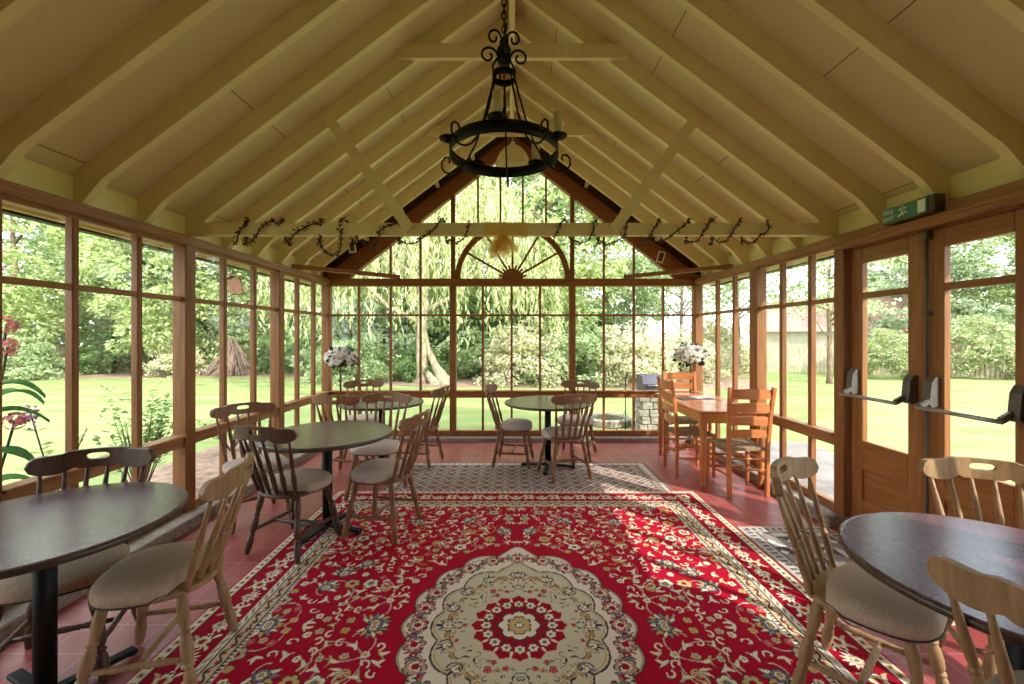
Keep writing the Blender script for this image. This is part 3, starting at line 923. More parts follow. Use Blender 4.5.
# ---------------------------------------------------------------- round tables
def round_table(x, y, r, rz, label):
    t = empty('round_table', (x, y, 0), rz); tag(t, label, 'table', 'round pedestal tables')
    tp = MB(); tp.lathe([(1e-4, .722), (r-.004, .722), (r, .726), (r, .744), (r-.003, .748), (r-.012, .75), (1e-4, .75)], 72)
    for i in range(len(tp.sm)): tp.sm[i] = False
    o = tp.build('table_top', M['tabletop'], t)
    e = MB(); e.lathe([(r-.0, .7235), (r+.003, .726), (r+.0035, .735), (r+.003, .744), (r-.0, .7465)], 72)
    e.build('edge_band', M['tableedge'], o)
    pl = MB(); pl.lathe([(.11, .705), (.11, .7215), (1e-4, .7215)], 24); pl.lathe([(.036, .05), (.036, .71)], 20)
    pl.build('column', M['black'], t)
    for k_ in range(4):
        a = k_*PI/2+PI/4
        b = MB(); b.bar((.02*math.cos(a), .02*math.sin(a), .045), (.30*math.cos(a), .30*math.sin(a), .03), .05, .022, (0,0,1), .005)
        b.lathe([(.02, 0.014), (.02, .03)], 12, Matrix.Translation((.285*math.cos(a), .285*math.sin(a), 0)))
        b.build('foot', M['black'], t)
    return t
round_table(-1.89, 1.72, .46, .35, 'dark round pedestal table at the front left corner of the room')
round_table(-1.42, 3.27, .477, .5, 'dark round table in the middle of the left side')
round_table(-1.47, 4.80, .46, .2, 'dark round table furthest back on the left')
round_table(.405, 4.80, .485, .6, 'dark round table in front of the middle of the end window')
round_table(1.62, 1.35, .46, .1, 'dark round pedestal table at the front right by the doors')

# ---------------------------------------------------------------- spindle chairs
LEGP = [(0,.013),(.02,.0165),(.1,.0205),(.19,.0225),(.25,.021),(.285,.015),(.295,.014),(.305,.021),(.325,.021),(.335,.014),(.345,.0145),(.38,.022),(.46,.0245),(.54,.023),(.60,.0165),(.61,.015),(.62,.0215),(.64,.0215),(.65,.015),(.67,.016),(.76,.0215),(.86,.022),(1,.017)]
SPP = [(0,.009),(.08,.012),(.2,.0155),(.3,.017),(.38,.0145),(.41,.010),(.42,.010),(.427,.0155),(.445,.0155),(.452,.010),(.47,.011),(.56,.0145),(.68,.0125),(.85,.0095),(1,.008)]
STP = [(0,.009),(.15,.012),(.3,.0145),(.34,.0105),(.37,.0145),(.4,.012),(.5,.015),(.6,.012),(.63,.0145),(.66,.0105),(.7,.0145),(.85,.012),(1,.009)]
def outline(n_=48):
    """seat outline: wider at the front, rounded"""
    P = []
    for i in range(n_):
        a = 2*PI*i/n_
        c_, s_ = math.cos(a), math.sin(a)
        rx = .212 + .012*s_; ry = .208
        e = .78
        P.append((rx*math.copysign(abs(c_)**e, c_), ry*math.copysign(abs(s_)**e, s_)-(.012 if s_ < 0 else 0)*abs(s_)))
    return P
def make_chair(wood_, pad, label):
    t = empty('spindle_chair'); tag(t, label, 'chair', 'spindle back chairs')
    O = outline()
    s = MB(); n_ = len(O)
    rings = [(.94, .402), (1.0, .409), (1.0, .422), (.97, .428)]
    vs = [(x*k_, y*k_, z) for k_, z in rings for x, y in O]
    fs = [tuple(range(n_))[::-1], tuple((len(rings)-1)*n_+i for i in range(n_))]
    for r_ in range(len(rings)-1):
        for i in range(n_): fs.append((r_*n_+i, r_*n_+(i+1) % n_, (r_+1)*n_+(i+1) % n_, (r_+1)*n_+i))
    s.add(vs, fs, True); seat = s.build('seat', wood_, t)
    # cushion: covers the seat except the rear rim
    c = MB()
    OC = [(x*(1.0 if y > 0 else 1-.25*min(1, (-y/.2)**2)), max(y, -.132+.9*x*x)) for x, y in O]
    cyc = .03
    prof = [(.98, .408), (1.03, .416), (1.05, .436), (1.035, .458), (.97, .474), (.85, .485), (.6, .492), (.3, .495), (.001, .496)]
    vs = [(x*k_, cyc+(y-cyc)*k_, z) for k_, z in prof for x, y in OC]
    fs = [tuple(range(n_))[::-1]]
    for r_ in range(len(prof)-1):
        for i in range(n_): fs.append((r_*n_+i, r_*n_+(i+1) % n_, (r_+1)*n_+(i+1) % n_, (r_+1)*n_+i))
    c.add(vs, fs, True); cu = c.build('cushion', pad, t)
    p = MB(); pp = [(x*1.035, cyc+(y-cyc)*1.035, .412+(.018 if y < -.05 else 0)) for x, y in OC]; pp.append(pp[0]); p.tube(pp, .0035, 6, False); p.build('piping', M['piping'], cu)
    T = {}
    for sx in (-1, 1):
        for sy in (-1, 1):
            top = Vector((sx*.145, sy*.135, .41)); ft = Vector((sx*.212, sy*.205, 0))
            T[sx, sy] = (top, ft)
            MB().turned(ft, top, LEGP, 12).build('leg', wood_, t)
    at = lambda sx, sy, z: T[sx, sy][1].lerp(T[sx, sy][0], z/.41)
    mids = []
    for sx in (-1, 1):
        a, b = at(sx, -1, .155), at(sx, 1, .155); mids.append((a+b)/2)
        MB().turned(a, b, STP, 10).build('stretcher', wood_, t)
    MB().turned(mids[0], mids[1], STP, 10).build('stretcher', wood_, t)
    # crest rail
    cr_ = MB()
    W_ = .25; hw = .05; sag = .075
    U = sorted(set([round(-W_+2*W_*i/56, 5) for i in range(57)]+[-hw, hw]))
    def top(u):
        v = abs(u)/W_
        z = .905-.006*(v**2)
        if v > .42: z -= .010*(1-math.cos(min(1, (v-.42)/.16)*PI))/2
        e = max(0, (v-.86)/.14)
        return z-.045*(1-math.sqrt(max(0, 1-e*e)))
    def bot(u):
        v = abs(u)/W_
        z = .812-.014*max(0, math.cos((v-.66)*PI/.5))+(.010*math.exp(-((v-.36)/.05)**2))
        e = max(0, (v-.86)/.14)
        return z+.035*(1-math.sqrt(max(0, 1-e*e)))
    def pos(u, z, side):
        y = -.245-.10*(z-.80)-sag*(1-(u/W_)**2)+side*.012
        # swing the thickness to follow the curve
        return (u-side*.012*2*sag*u/(W_*W_), y, z)
    vs = []; fs = []; ix = {}
    for i, u in enumerate(U):
        h_ = .0165*math.sqrt(max(0, 1-(u/hw)**4)) if abs(u) < hw else 0
        zc = .868
        lv = [bot(u), zc-h_, zc+h_, top(u)]
        if zc > top(u): lv[1] = lv[2] = (bot(u)+top(u))/2
        for sd_ in (-1, 1):
            for q_, z in enumerate(lv):
                if q_ == 2 and h_ == 0: ix[i, sd_, 2] = ix[i, sd_, 1]; continue
                ix[i, sd_, q_] = len(vs); vs.append(pos(u, z, sd_))
    for i in range(len(U)-1):
        for a, b in ((0, 1), (2, 3)):
            fs.append((ix[i,-1,a], ix[i+1,-1,a], ix[i+1,-1,b], ix[i,-1,b]))
            fs.append((ix[i,1,b], ix[i+1,1,b], ix[i+1,1,a], ix[i,1,a]))
        fs.append((ix[i,-1,3], ix[i+1,-1,3], ix[i+1,1,3], ix[i,1,3]))
        fs.append((ix[i,1,0], ix[i+1,1,0], ix[i+1,-1,0], ix[i,-1,0]))
        if ix[i,1,1] != ix[i,1,2] or ix[i+1,1,1] != ix[i+1,1,2]:
            for q_ in (1, 2):
                f_ = (ix[i,-1,q_], ix[i+1,-1,q_], ix[i+1,1,q_], ix[i,1,q_]); fs.append(f_ if q_ == 1 else f_[::-1])
    for i in (0, len(U)-1):
        fs.append((ix[i,-1,0], ix[i,-1,1], ix[i,-1,3], ix[i,1,3], ix[i,1,1], ix[i,1,0]))
    cr_.add(vs, fs, False)
    o = cr_.build('crest_rail', wood_, t)
    bv = o.modifiers.new('soft', 'BEVEL'); bv.width = .004; bv.segments = 2; bv.limit_method = 'ANGLE'; bv.angle_limit = R(50)
    for i in range(6):
        s_ = (i-2.5)/2.5
        xb = s_*.155; yb = -.188+.030*s_*s_+.0
        xt = s_*.205
        zt = bot(xt)+.012
        p_ = pos(xt, zt, 0)
        MB().turned((xb, yb, .42), p_, SPP, 10).build('spindle', wood_, t)
    return t
proto = {
 'pale': make_chair(M['oak_pale'], M['seatpad'], 'x'),
 'mid': make_chair(M['oak_mid'], M['seatpad_pale'], 'x'),
 'dark': make_chair(M['oak_dark'], M['seatpad'], 'x'),
}
used = set()
def chair(kind, x, y, fx, fy, label):
    p = proto[kind]
    if kind in used: p = copy_tree(p)
    used.add(kind)
    p.location = (x, y, 0.0)
    p.rotation_euler = (0, 0, math.atan2(-fx, fy))
    tag(p, label, 'chair', 'spindle back chairs')
    on_rug = RX0 < x < RX1 and RYN < y < RYF
    p.location.z = .012 if on_rug else (.009 if (-1.25 < x < 1.55 and 4.06 < y < 4.98) else 0.0)
    return p
chair('dark', -2.04, 1.94, .41, -.91, 'dark brown spindle chair between the front left table and the window')
chair('pale', -1.55, 1.89, -.97, -.23, 'pale oak spindle chair with taupe pad at the front left table')
chair('dark', -1.54, 3.02, .28, .96, 'dark brown spindle chair on near side of the middle left table')
chair('mid', -2.12, 3.50, .73, -.68, 'brown spindle chair squeezed between the middle left table and the window')
chair('mid', -.99, 3.28, -.98, .20, 'brown spindle chair standing on the red rug, facing left')
chair('mid', -1.27, 4.0, -.05, -1, 'brown spindle chair between the two rear left tables, facing the camera')
chair('mid', -1.74, 4.53, .12, .99, 'brown spindle chair with its back to the camera at the rear left table')
chair('mid', -1.88, 5.36, .3, -.95, 'brown spindle chair behind the rear left table by the end window')
chair('mid', -1.09, 5.02, -.97, .2, 'brown spindle chair on the right of the rear left table')
chair('mid', .02, 4.97, .98, -.15, 'brown spindle chair on the left of the centre back table')
chair('mid', .55, 4.52, -.3, .95, 'brown spindle chair with its back to the camera at centre back table')
chair('mid', .80, 5.32, -.35, -.94, 'brown spindle chair behind the centre back table by the end window')
chair('pale', 1.455, 1.725, .64, -.77, 'pale oak spindle chair on the left of the front right table')
chair('pale', 2.12, 1.75, -.42, -.9, 'pale oak spindle chair between front right table and the doors')
chair('pale', 1.50, 1.065, .90, .43, 'pale oak spindle chair cut off by the bottom right picture corner')

# ---------------------------------------------------------------- ladder back chairs and pine table
M['rush'] = noise_mat('woven rush seat', srgb(120, 96, 74), srgb(176, 150, 120), (160,12,40), .9, 3, bump=.6)
def ladder(label):
    t = empty('ladder_back_chair'); tag(t, label, 'chair', 'ladder back chairs')
    def post(sx):
        pts = [(sx*.175, -.19, 0), (sx*.178, -.188, .25), (sx*.18, -.19, .46), (sx*.19, -.215, .75), (sx*.2, -.255, 1.0), (sx*.201, -.257, 1.02)]
        b = MB()
        for p, q in zip(pts[:-1], pts[1:]): b.bar(p, (q[0], q[1], q[2]+.001), .036, .034, (0,1,0), .004)
        return b
    for sx in (-1, 1):
        post(sx).build('rear_post', M['pine'], t)
        MB().turned((sx*.20, .19, 0), (sx*.20, .19, .455), [(0,.014),(.05,.018),(.3,.02),(.9,.02),(1,.017)], 10).build('leg', M['pine'], t)
    for z, h_, y in ((.955, .085, -.245), (.83, .075, -.229), (.705, .07, -.211), (.585, .065, -.2)):
        sl = MB(); W_ = .185 if z > .7 else .175
        vs = []; fs = []; K_ = 12
        for i in range(K_+1):
            u = -1+2*i/K_
            dz = .012*(1-u*u)
            for yy in (-.007, .007):
                for zz in (-h_/2, h_/2+dz): vs.append((u*W_, y-.018*(1-u*u)+yy, z+zz))
        for i in range(K_):
            a = i*4; b = a+4
            fs += [(a, b, b+1, a+1), (a+2, a+3, b+3, b+2), (a+1, b+1, b+3, a+3), (a, a+2, b+2, b)]
        fs += [(0,1,3,2), (K_*4, K_*4+2, K_*4+3, K_*4+1)]
        sl.add(vs, fs).build('slat', M['pine_x'], t)
    for z in (.17, .29):
        for sx in (-1, 1): MB().turned((sx*.178, -.188, z+.02), (sx*.20, .19, z+.02), [(0,.009),(.5,.013),(1,.009)], 8).build('stretcher', M['pine'], t)
        MB().turned((-.20, .19, z), (.20, .19, z), [(0,.009),(.5,.013),(1,.009)], 8).build('stretcher', M['pine_x'], t)
    MB().turned((-.178, -.188, .25), (.178, -.188, .25), [(0,.009),(.5,.013),(1,.009)], 8).build('stretcher', M['pine_x'], t)
    MB().turned((-.178, -.188, .35), (.178, -.188, .35), [(0,.009),(.5,.013),(1,.009)], 8).build('stretcher', M['pine_x'], t)
    s = MB(); P = [(-.17, -.19), (.17, -.19), (.215, .205), (-.215, .205)]
    s.prism([P[0], P[1], P[2], P[3]], .425, .448)
    vs = [(x*.97, y*.97, .448) for x, y in P]+[(x*.3, y*.3, .456) for x, y in P]
    s.add(vs, [(0,1,5,4), (1,2,6,5), (2,3,7,6), (3,0,4,7), (4,5,6,7)])
    s.build('seat', M['rush'], t)
    return t
l0 = ladder('pine ladder back chair at the near end of the pine table'); l0.location = (2.19, 4.13, 0)
l1 = copy_tree(l0); l1.location = (1.94, 4.69, 0); l1.rotation_euler = (0, 0, R(-90))
tag(l1, 'pine ladder back chair on the left long side of the pine table', 'chair')
l2 = copy_tree(l0); l2.location = (2.20, 5.34, 0); l2.rotation_euler = (0, 0, R(180))
tag(l2, 'pine ladder back chair at the far end of the pine table', 'chair')
t = empty('dining_table', (2.16, 4.77, 0)); tag(t, 'rectangular orange pine dining table along the right windows', 'table')
MB().bbox(-.34, .34, -.66, .66, .735, .76, .006).build('table_top', M['pine_top'], t)
q = MB()
for sx in (-1, 1): q.bbox(sx*.285-.011, sx*.285+.011, -.58, .58, .635, .735, .003)
for sy in (-1, 1): q.bbox(-.28, .28, sy*.60-.011, sy*.60+.011, .635, .735, .003)
q.build('apron', M['pine_y'], t)
for sx in (-1, 1):
    for sy in (-1, 1):
        b = MB(); b.bbox(sx*.285-.03, sx*.285+.03, sy*.595-.03, sy*.595+.03, .56, .735, .004)
        b.turned((sx*.285, sy*.595, 0), (sx*.285, sy*.595, .57), [(0,.018),(.04,.026),(.09,.026),(.12,.017),(.16,.024),(.5,.031),(.8,.027),(.86,.018),(.9,.03),(.96,.03),(1,.026)], 14)
        b.build('leg', M['pine'], t)
q = empty('menu_folder', (2.12, 4.98, .761), R(12)); tag(q, 'dark open menu folder lying on the pine table', 'menu')
MB().bbox(-.2, .2, -.11, .11, 0, .006, .002).build('cover', M['book'], q)
MB().bbox(-.0, .185, -.095, .095, .006, .009, .001).build('sheet', M['paper'], q)

# ---------------------------------------------------------------- flowers on slim stands
def rose(b, c, r, nrm, rnd):
    n_ = Vector(nrm).normalized(); u = n_.orthogonal().normalized(); v = n_.cross(u)
    for ring, (rr, tilt, cnt) in enumerate(((1.0, .35, 7), (.72, .7, 6), (.42, 1.05, 4))):
        for k_ in range(cnt):
            a = 2*PI*(k_+ring*.37)/cnt+rnd.uniform(-.15, .15)
            d = u*math.cos(a)+v*math.sin(a); sd_ = n_.cross(d)
            p0 = Vector(c)+d*.1*r*rr
            p1 = Vector(c)+d*r*rr*.62*math.cos(tilt*.6)+n_*r*.22*(1+ring*.8)
            p2 = Vector(c)+d*r*rr*math.cos(tilt*.5)+n_*r*(.12+.34*ring)
            wd = r*rr*.46
            b.add([p0-sd_*wd*.3, p0+sd_*wd*.3, p1+sd_*wd, p1-sd_*wd, p2+sd_*wd*.5, p2-sd_*wd*.5], [(0,1,2,3), (3,2,4,5)], True)
def bouquet(x, y, zc, r, label, seed):
    rnd = random.Random(seed)
    t = empty('flower_stand', (x, y, 0)); tag(t, label, 'flower arrangement', 'white flower arrangements')
    b = MB(); b.lathe([(.11, 0), (.11, .012), (.03, .03), (.014, .06), (.012, .4), (.012, zc-r*.6), (.03, zc-r*.35), (1e-4, zc-r*.35)], 20)
    b.build('stand', M['twig'], t)
    lf = MB(); fl = MB()
    lf.ball((0, 0, zc-.02), r*.66, 12, 8, (1, 1, .7))
    for i in range(170):
        a = rnd.uniform(0, 2*PI); e = rnd.uniform(-.9, 1.3)
        d = Vector((math.cos(a)*math.cos(e), math.sin(a)*math.cos(e), math.sin(e)*.72))
        c0 = Vector((0, 0, zc))+d*r*rnd.uniform(.65, .95)
        sd_ = d.cross(Vector((rnd.random()-.5, rnd.random()-.5, rnd.random()-.5))).normalized()
        ln = rnd.uniform(.05, .09)
        up = (d+Vector((0, 0, -.3))).normalized()
        lf.add([c0, c0+up*ln*.5+sd_*.018, c0+up*ln, c0+up*ln*.5-sd_*.018], [(0,1,2,3)])
    for i in range(64):
        z_ = 1-1.35*(i+.5)/64; a = i*2.39996
        q_ = math.sqrt(max(0, 1-z_*z_))
        d = Vector((math.cos(a)*q_, math.sin(a)*q_, z_*.74))
        if rnd.random() < .1: continue
        rose(fl, Vector((0, 0, zc))+d*r*.86, rnd.uniform(.042, .06), d, rnd)
    lf.build('foliage', M['darkleaf'], t); fl.build('blooms', M['petal'], t)
    return t
bouquet(-2.3, 5.70, 1.18, .205, 'ball of white flowers on slim stand in the far left corner', 1)
bouquet(2.40, 5.72, 1.22, .205, 'ball of white flowers on slim stand in the far right corner', 2)

# ---------------------------------------------------------------- exit sign
t = empty('exit_sign', (2.55, 2.715, 2.24)); tag(t, 'green fire exit sign box fixed above the glazed doors', 'sign')
MB().bbox(-.035, .035, -.185, .165, 0, .105, .004).build('case', M['tableedge'], t)
MB().box(-.040, -.0345, -.145, .162, .006, .099).build('face', M['green_sign'], t)
def text_mesh(txt, size, m, name, parent, Mx):
    cu = bpy.data.curves.new(name, 'FONT'); cu.body = txt; cu.size = size; cu.extrude = .0006; cu.align_x = 'LEFT'
    to = bpy.data.objects.new(name, cu); C.objects.link(to)
    dg = bpy.context.evaluated_depsgraph_get()
    me = bpy.data.meshes.new_from_object(to.evaluated_get(dg)); bpy.data.objects.remove(to)
    me.materials.clear(); me.materials.append(m)
    me.transform(Mx)
    o = bpy.data.objects.new(name, me); C.objects.link(o); o.parent = parent
    return o
def onface(y, z):   # text plane facing -x: local x runs towards -y (to the right as seen from the room)
    return Matrix(((0,0,-1,-.0412),(-1,0,0,y),(0,1,0,z),(0,0,0,1)))
text_mesh('FIRE', .040, M['paper'], 'lettering', t, onface(.155, .060))
text_mesh('EXIT', .040, M['paper'], 'lettering', t, onface(.155, .018))
q = MB()   # running figure and doorway
def seg_(p, r_, w_=.011):
    a, b = Vector((-.0412, p[0], p[1])), Vector((-.0412, r_[0], r_[1])); q.bar(a, b, w_, .001, (1,0,0))
q.box(-.0417, -.041, -.135, -.085, .014, .092)
for a, b in (((.04,.065),(.02,.05)), ((.02,.05),(.035,.03)), ((.04,.08),(.03,.055)), ((.03,.055),(.005,.04)), ((.03,.055),(.05,.035)), ((.05,.035),(.07,.03)), ((.035,.075),(.01,.07)), ((.035,.075),(.06,.07))):
    seg_((a[0]-.02, a[1]), (b[0]-.02, b[1]))
q.lathe([(1e-4, -.0005), (.008, -.0005), (.008, .0005), (1e-4, .0005)], 12, Matrix.Translation((-.0412, .018, .092)) @ Matrix.Rotation(R(90), 4, 'Y'))
q.build('running_figure', M['paper'], t)

# ---------------------------------------------------------------- chandelier
CX, CY = -.043, 2.30
t = empty('chandelier', (CX, CY, 2.46)); tag(t, 'black wrought iron ring chandelier with candle tubes hanging on a chain', 'chandelier')
q = MB()
RRg = .288
vs = []; fs = []; K_ = 64
for i in range(K_):
    a = 2*PI*i/K_
    for rr, zz in ((RRg, 0), (RRg+.006, 0), (RRg+.006, .062), (RRg, .062)): vs.append((rr*math.cos(a), rr*math.sin(a), zz))
for i in range(K_):
    a = i*4; b = ((i+1) % K_)*4
    for j in range(4): fs.append((a+j, a+(j+1) % 4, b+(j+1) % 4, b+j))
q.add(vs, [f_[::-1] for f_ in fs], True); q.build('ring', M['black'], t)
q = MB()
vs = []
for i in range(32):
    a = 2*PI*i/32
    for rr, zz in ((.058, .42), (.064, .42), (.064, .455), (.058, .455)): vs.append((rr*math.cos(a), rr*math.sin(a), zz))
q.add(vs, [(((i)*4+j), ((i+1) % 32)*4+j, ((i+1) % 32)*4+(j+1) % 4, i*4+(j+1) % 4) for i in range(32) for j in range(4)], True)
q.lathe([(1e-4, .50), (.03, .505), (.04, .53), (.034, .56), (.04, .585), (.02, .61), (.012, .62), (1e-4, .62)], 20)
for k_ in range(4):
    a = k_*PI/2+.4; d = Vector((math.cos(a), math.sin(a), 0))
    q.tube([d*.06+Vector((0,0,.45)), d*.066+Vector((0,0,.48)), d*.045+Vector((0,0,.52)), d*.03+Vector((0,0,.54))], .006, 6)
q.build('crown', M['black'], t)
def scr(pts): return [Vector(p) for p in pts]
for k_ in range(4):
    a = k_*PI/2+.15; d = Vector((math.cos(a), math.sin(a), 0)); Z = Vector((0,0,1))
    q = MB()
    pts = [d*.025+Z*.52]
    c0 = d*.085+Z*.545
    for i in range(18):
        ta = PI*.95-i*.42; rr = .05*(1-i/17*.72)
        pts.append(c0+d*rr*math.cos(ta)+Z*rr*math.sin(ta))
    q.tube(pts, .006, 6)
    pts = [d*.022+Z*.56]; c0 = d*.055+Z*.645
    for i in range(18):
        ta = PI*1.15-i*.42; rr = .042*(1-i/17*.72)
        pts.append(c0+d*rr*math.cos(ta)+Z*rr*math.sin(ta)*1.2)
    q.tube(pts, .006, 6)
    q.build('scroll', M['black'], t)
for k_ in range(5):
    a = R(90-3+72*k_); d = Vector((math.cos(a), math.sin(a), 0)); Z = Vector((0,0,1))
    q = MB()
    P = [(.060, .44), (.075, .38), (.10, .30), (.13, .2), (.17, .1), (.215, .03), (.25, -.01), (.29, -.035), (.33, -.042), (.365, -.03), (.385, 0), (.383, .035), (.362, .055), (.34, .05), (.332, .032), (.34, .018)]
    q.tube([d*p+Z*z for p, z in P], .0055, 6)
    q.build('arm', M['black'], t)
cups = [(R(-95), 1), (R(-21), 1), (R(52), 1), (R(124), 0), (R(195), 0)]
for a, c_ in cups:
    d = Vector((math.cos(a), math.sin(a), 0))
    Mx = Matrix.Translation(d*(RRg+.012))
    q = MB(); q.lathe([(1e-4, .045), (.02, .05), (.046, .062), (.048, .07), (.03, .072), (1e-4, .072)], 20, Mx)
    cup = q.build('candle_cup', M['black'], t)
    if c_:
        q = MB(); q.lathe([(.024, .072), (.024, .185), (.02, .188), (1e-4, .186)], 16, Mx); q.build('candle_tube', M['candle'], cup)
q = MB()
q.tube([(0, 0, .46), (0, 0, .3), (0, 0, .25)], .004, 6); q.lathe([(1e-4, .22), (.009, .23), (.011, .25), (.005, .27)], 12)
q.build('centre_rod', M['black'], t)
q = MB(); z = .62; i = 0
while z < 4.34-2.46:
    M1 = Matrix.Translation((0, 0, z)) @ Matrix.Rotation(i*PI/2, 4, 'Z')
    pts = [M1 @ Vector((.013*math.cos(2*PI*k_/12), 0, .024*math.sin(2*PI*k_/12))) for k_ in range(13)]
    q.tube(pts, .004, 5, False); z += .037; i += 1
q.build('chain', M['black'], t)

# dome lamp near the gable
t = empty('pendant_lamp', (.01, 5.0, 3.47)); tag(t, 'cream dome pendant lamp hanging near the end gable behind the chandelier', 'lamp')
q = MB(); prof = [(.205, 0), (.2, .04), (.185, .1), (.155, .16), (.11, .215), (.06, .25), (.025, .262)]
q.lathe(prof+[(.02, .256), (.055, .243), (.105, .208), (.15, .154), (.18, .096), (.198, .0)], 40)
q.f = q.f[:-2]; q.sm = q.sm[:-2]
q.build('lamp_shade', M['shade'], t)
q = MB(); q.lathe([(.022, .262), (.022, .3), (.006, .31)], 12); q.tube([(0,0,.3), (0,0,.885)], .004, 6); q.build('cord', M['white'], t)
q = MB(); q.ball((0,0,.13), .045, 12, 8); q.tube([(0,0,.16), (0,0,.262)], .018, 8); q.build('bulb', M['white'], t)

# ---------------------------------------------------------------- garlands and bow on the tie beam
BY = 3.482
def px(x, y, Y): return Vector(((x-512)*Y/F, Y, CH+(335-y)*Y/F))
left = [[(236,245),(238,236),(241,228),(246,226)], [(246,244),(252,242),(257,234),(262,226),(271,221),(279,225)], [(289,246),(291,238),(297,232),(306,227),(314,223),(320,225)],
        [(320,236),(321,245),(324,252),(332,256),(340,252)], [(356,238),(364,244),(374,248),(379,240),(380,231),(388,225),(397,223)], [(400,240),(407,244),(416,243),(425,236),(434,229),(440,221)], [(449,239),(456,244),(464,238),(468,230),(469,221)]]
right = [[(553,242),(556,234),(559,227),(562,222)], [(574,240),(581,243),(588,241),(593,232),(594,221)], [(599,240),(606,245),(615,242),(624,237),(626,228),(627,220)], [(647,240),(652,232),(656,226),(658,221)],
         [(662,241),(670,237),(678,230),(688,222)], [(686,240),(692,243),(698,240),(704,231),(711,221)], [(713,238),(720,243),(727,240),(733,232),(739,222)], [(743,241),(752,243),(760,236),(768,231),(769,225),(766,220)]]
def garland(segs, label, seed):
    rnd = random.Random(seed)
    t = empty('garland', px(segs[0][0][0], 228, BY)); tag(t, label, 'garland', 'leaf garlands on the tie beam')
    pts = []
    for i, s_ in enumerate(segs):
        for p in s_: pts.append(px(p[0], p[1], BY-.018))
        if i < len(segs)-1:
            a, b = s_[-1], segs[i+1][0]
            pts.append(px(a[0]+2, 219, 3.50))
            pts.append(px(a[0]*.6+b[0]*.4, 221, 3.56)); pts.append(px(a[0]*.3+b[0]*.7, 239, 3.56)); pts.append(px(b[0]-1, 244, 3.50))
    pts = [p-t.location for p in pts]
    q = MB(); q.tube(pts, .006, 6); q.build('stem', M['twig'], t)
    lf = MB(); be = MB()
    for a, b in zip(pts[:-1], pts[1:]):
        n_ = max(2, int((b-a).length/.0075))
        for k_ in range(n_):
            p = a.lerp(b, k_/n_)+Vector([rnd.uniform(-.012, .012) for _ in range(3)])
            if p.y+t.location.y > BY-.006 and p.y+t.location.y < 3.546 and 2.312 < p.z+t.location.z < 2.428: p.y = BY-.012-t.location.y
            d = Vector([rnd.uniform(-1, 1) for _ in range(3)]).normalized(); s2 = d.orthogonal().normalized()
            ln = rnd.uniform(.018, .034)
            if p.y+t.location.y < BY: d.y = -abs(d.y); 
            lf.add([p, p+d*ln*.5+s2*.008, p+d*ln, p+d*ln*.5-s2*.008], [(0,1,2,3)])
            if rnd.random() < .25: be.ball(p+d*.01, .0065, 6, 4)
    lf.build('leaves', M['garland'], t)['kind'] = 'stuff'; be.build('berries', M['twig'], t)['kind'] = 'stuff'
garland(left, 'dark leafy garland wound round the left half of the cream tie beam', 1)
garland(right, 'dark leafy garland wound round the right half of the cream tie beam', 2)
t = empty('tulle_bow', (-.06, BY-.004, 2.37)); tag(t, 'yellow tulle bow tied round the middle of the cream tie beam', 'bow')
def thin(f_=.26):
    m = bpy.data.materials.new('sheer yellow tulle'); m.use_nodes = True
    nt_ = m.node_tree; nt_.nodes.remove(nt_.nodes['Principled BSDF']); out = nt_.nodes['Material Output']
    a = nt_.nodes.new('ShaderNodeBsdfTransparent'); d = nt_.nodes.new('ShaderNodeBsdfDiffuse'); d.inputs['Color'].default_value = srgb(244, 214, 130)
    tl = nt_.nodes.new('ShaderNodeBsdfTranslucent'); tl.inputs['Color'].default_value = srgb(248, 218, 136)
    m1 = nt_.nodes.new('ShaderNodeMixShader'); m1.inputs[0].default_value = .5; m2 = nt_.nodes.new('ShaderNodeMixShader'); m2.inputs[0].default_value = f_
    nt_.links.new(d.outputs[0], m1.inputs[1]); nt_.links.new(tl.outputs[0], m1.inputs[2])
    nt_.links.new(a.outputs[0], m2.inputs[1]); nt_.links.new(m1.outputs[0], m2.inputs[2]); nt_.links.new(m2.outputs[0], out.inputs['Surface'])
    return m
M['tulle'] = thin()
M['tulle_tail'] = thin(.42)
q = MB()
q.box(-.17, .19, -.006, -.002, -.056, .054); q.box(-.17, .19, .0605, .0645, -.056, .054); q.box(-.17, .19, -.006, .0645, .052, .056); q.box(-.17, .19, -.006, .0645, -.060, -.056)
q.build('wrap', M['tulle'], t)
rnd = random.Random(8)
q = MB()
for i in range(34):
    a = R(-90)+rnd.uniform(-.75, .75); ln = rnd.uniform(.13, .24)
    dx, dz = math.cos(a), math.sin(a); wy = rnd.uniform(-.05, .0)
    p0 = Vector((-.02, -.02, -.03)); pts = [p0, p0+Vector((dx*ln*.35, -.03+wy*.4, dz*ln*.4)), p0+Vector((dx*ln*.75, -.03+wy, dz*ln*.75)), p0+Vector((dx*ln*.85, -.02+wy, dz*ln*1.05))]
    wds = [.004, .02, .03, .026]
    vs = []
    for p, w_ in zip(pts, wds):
        vs += [p+Vector((-w_, rnd.uniform(-.01, .01), 0)), p+Vector((w_, rnd.uniform(-.01, .01), 0))]
    q.add(vs, [(0,1,3,2), (2,3,5,4), (4,5,7,6)], True)
q.build('tails', M['tulle_tail'], t)
q = MB(); q.ball((-.02, -.022, -.03), .018, 10, 6); q.build('knot', M['tulle_tail'], t)

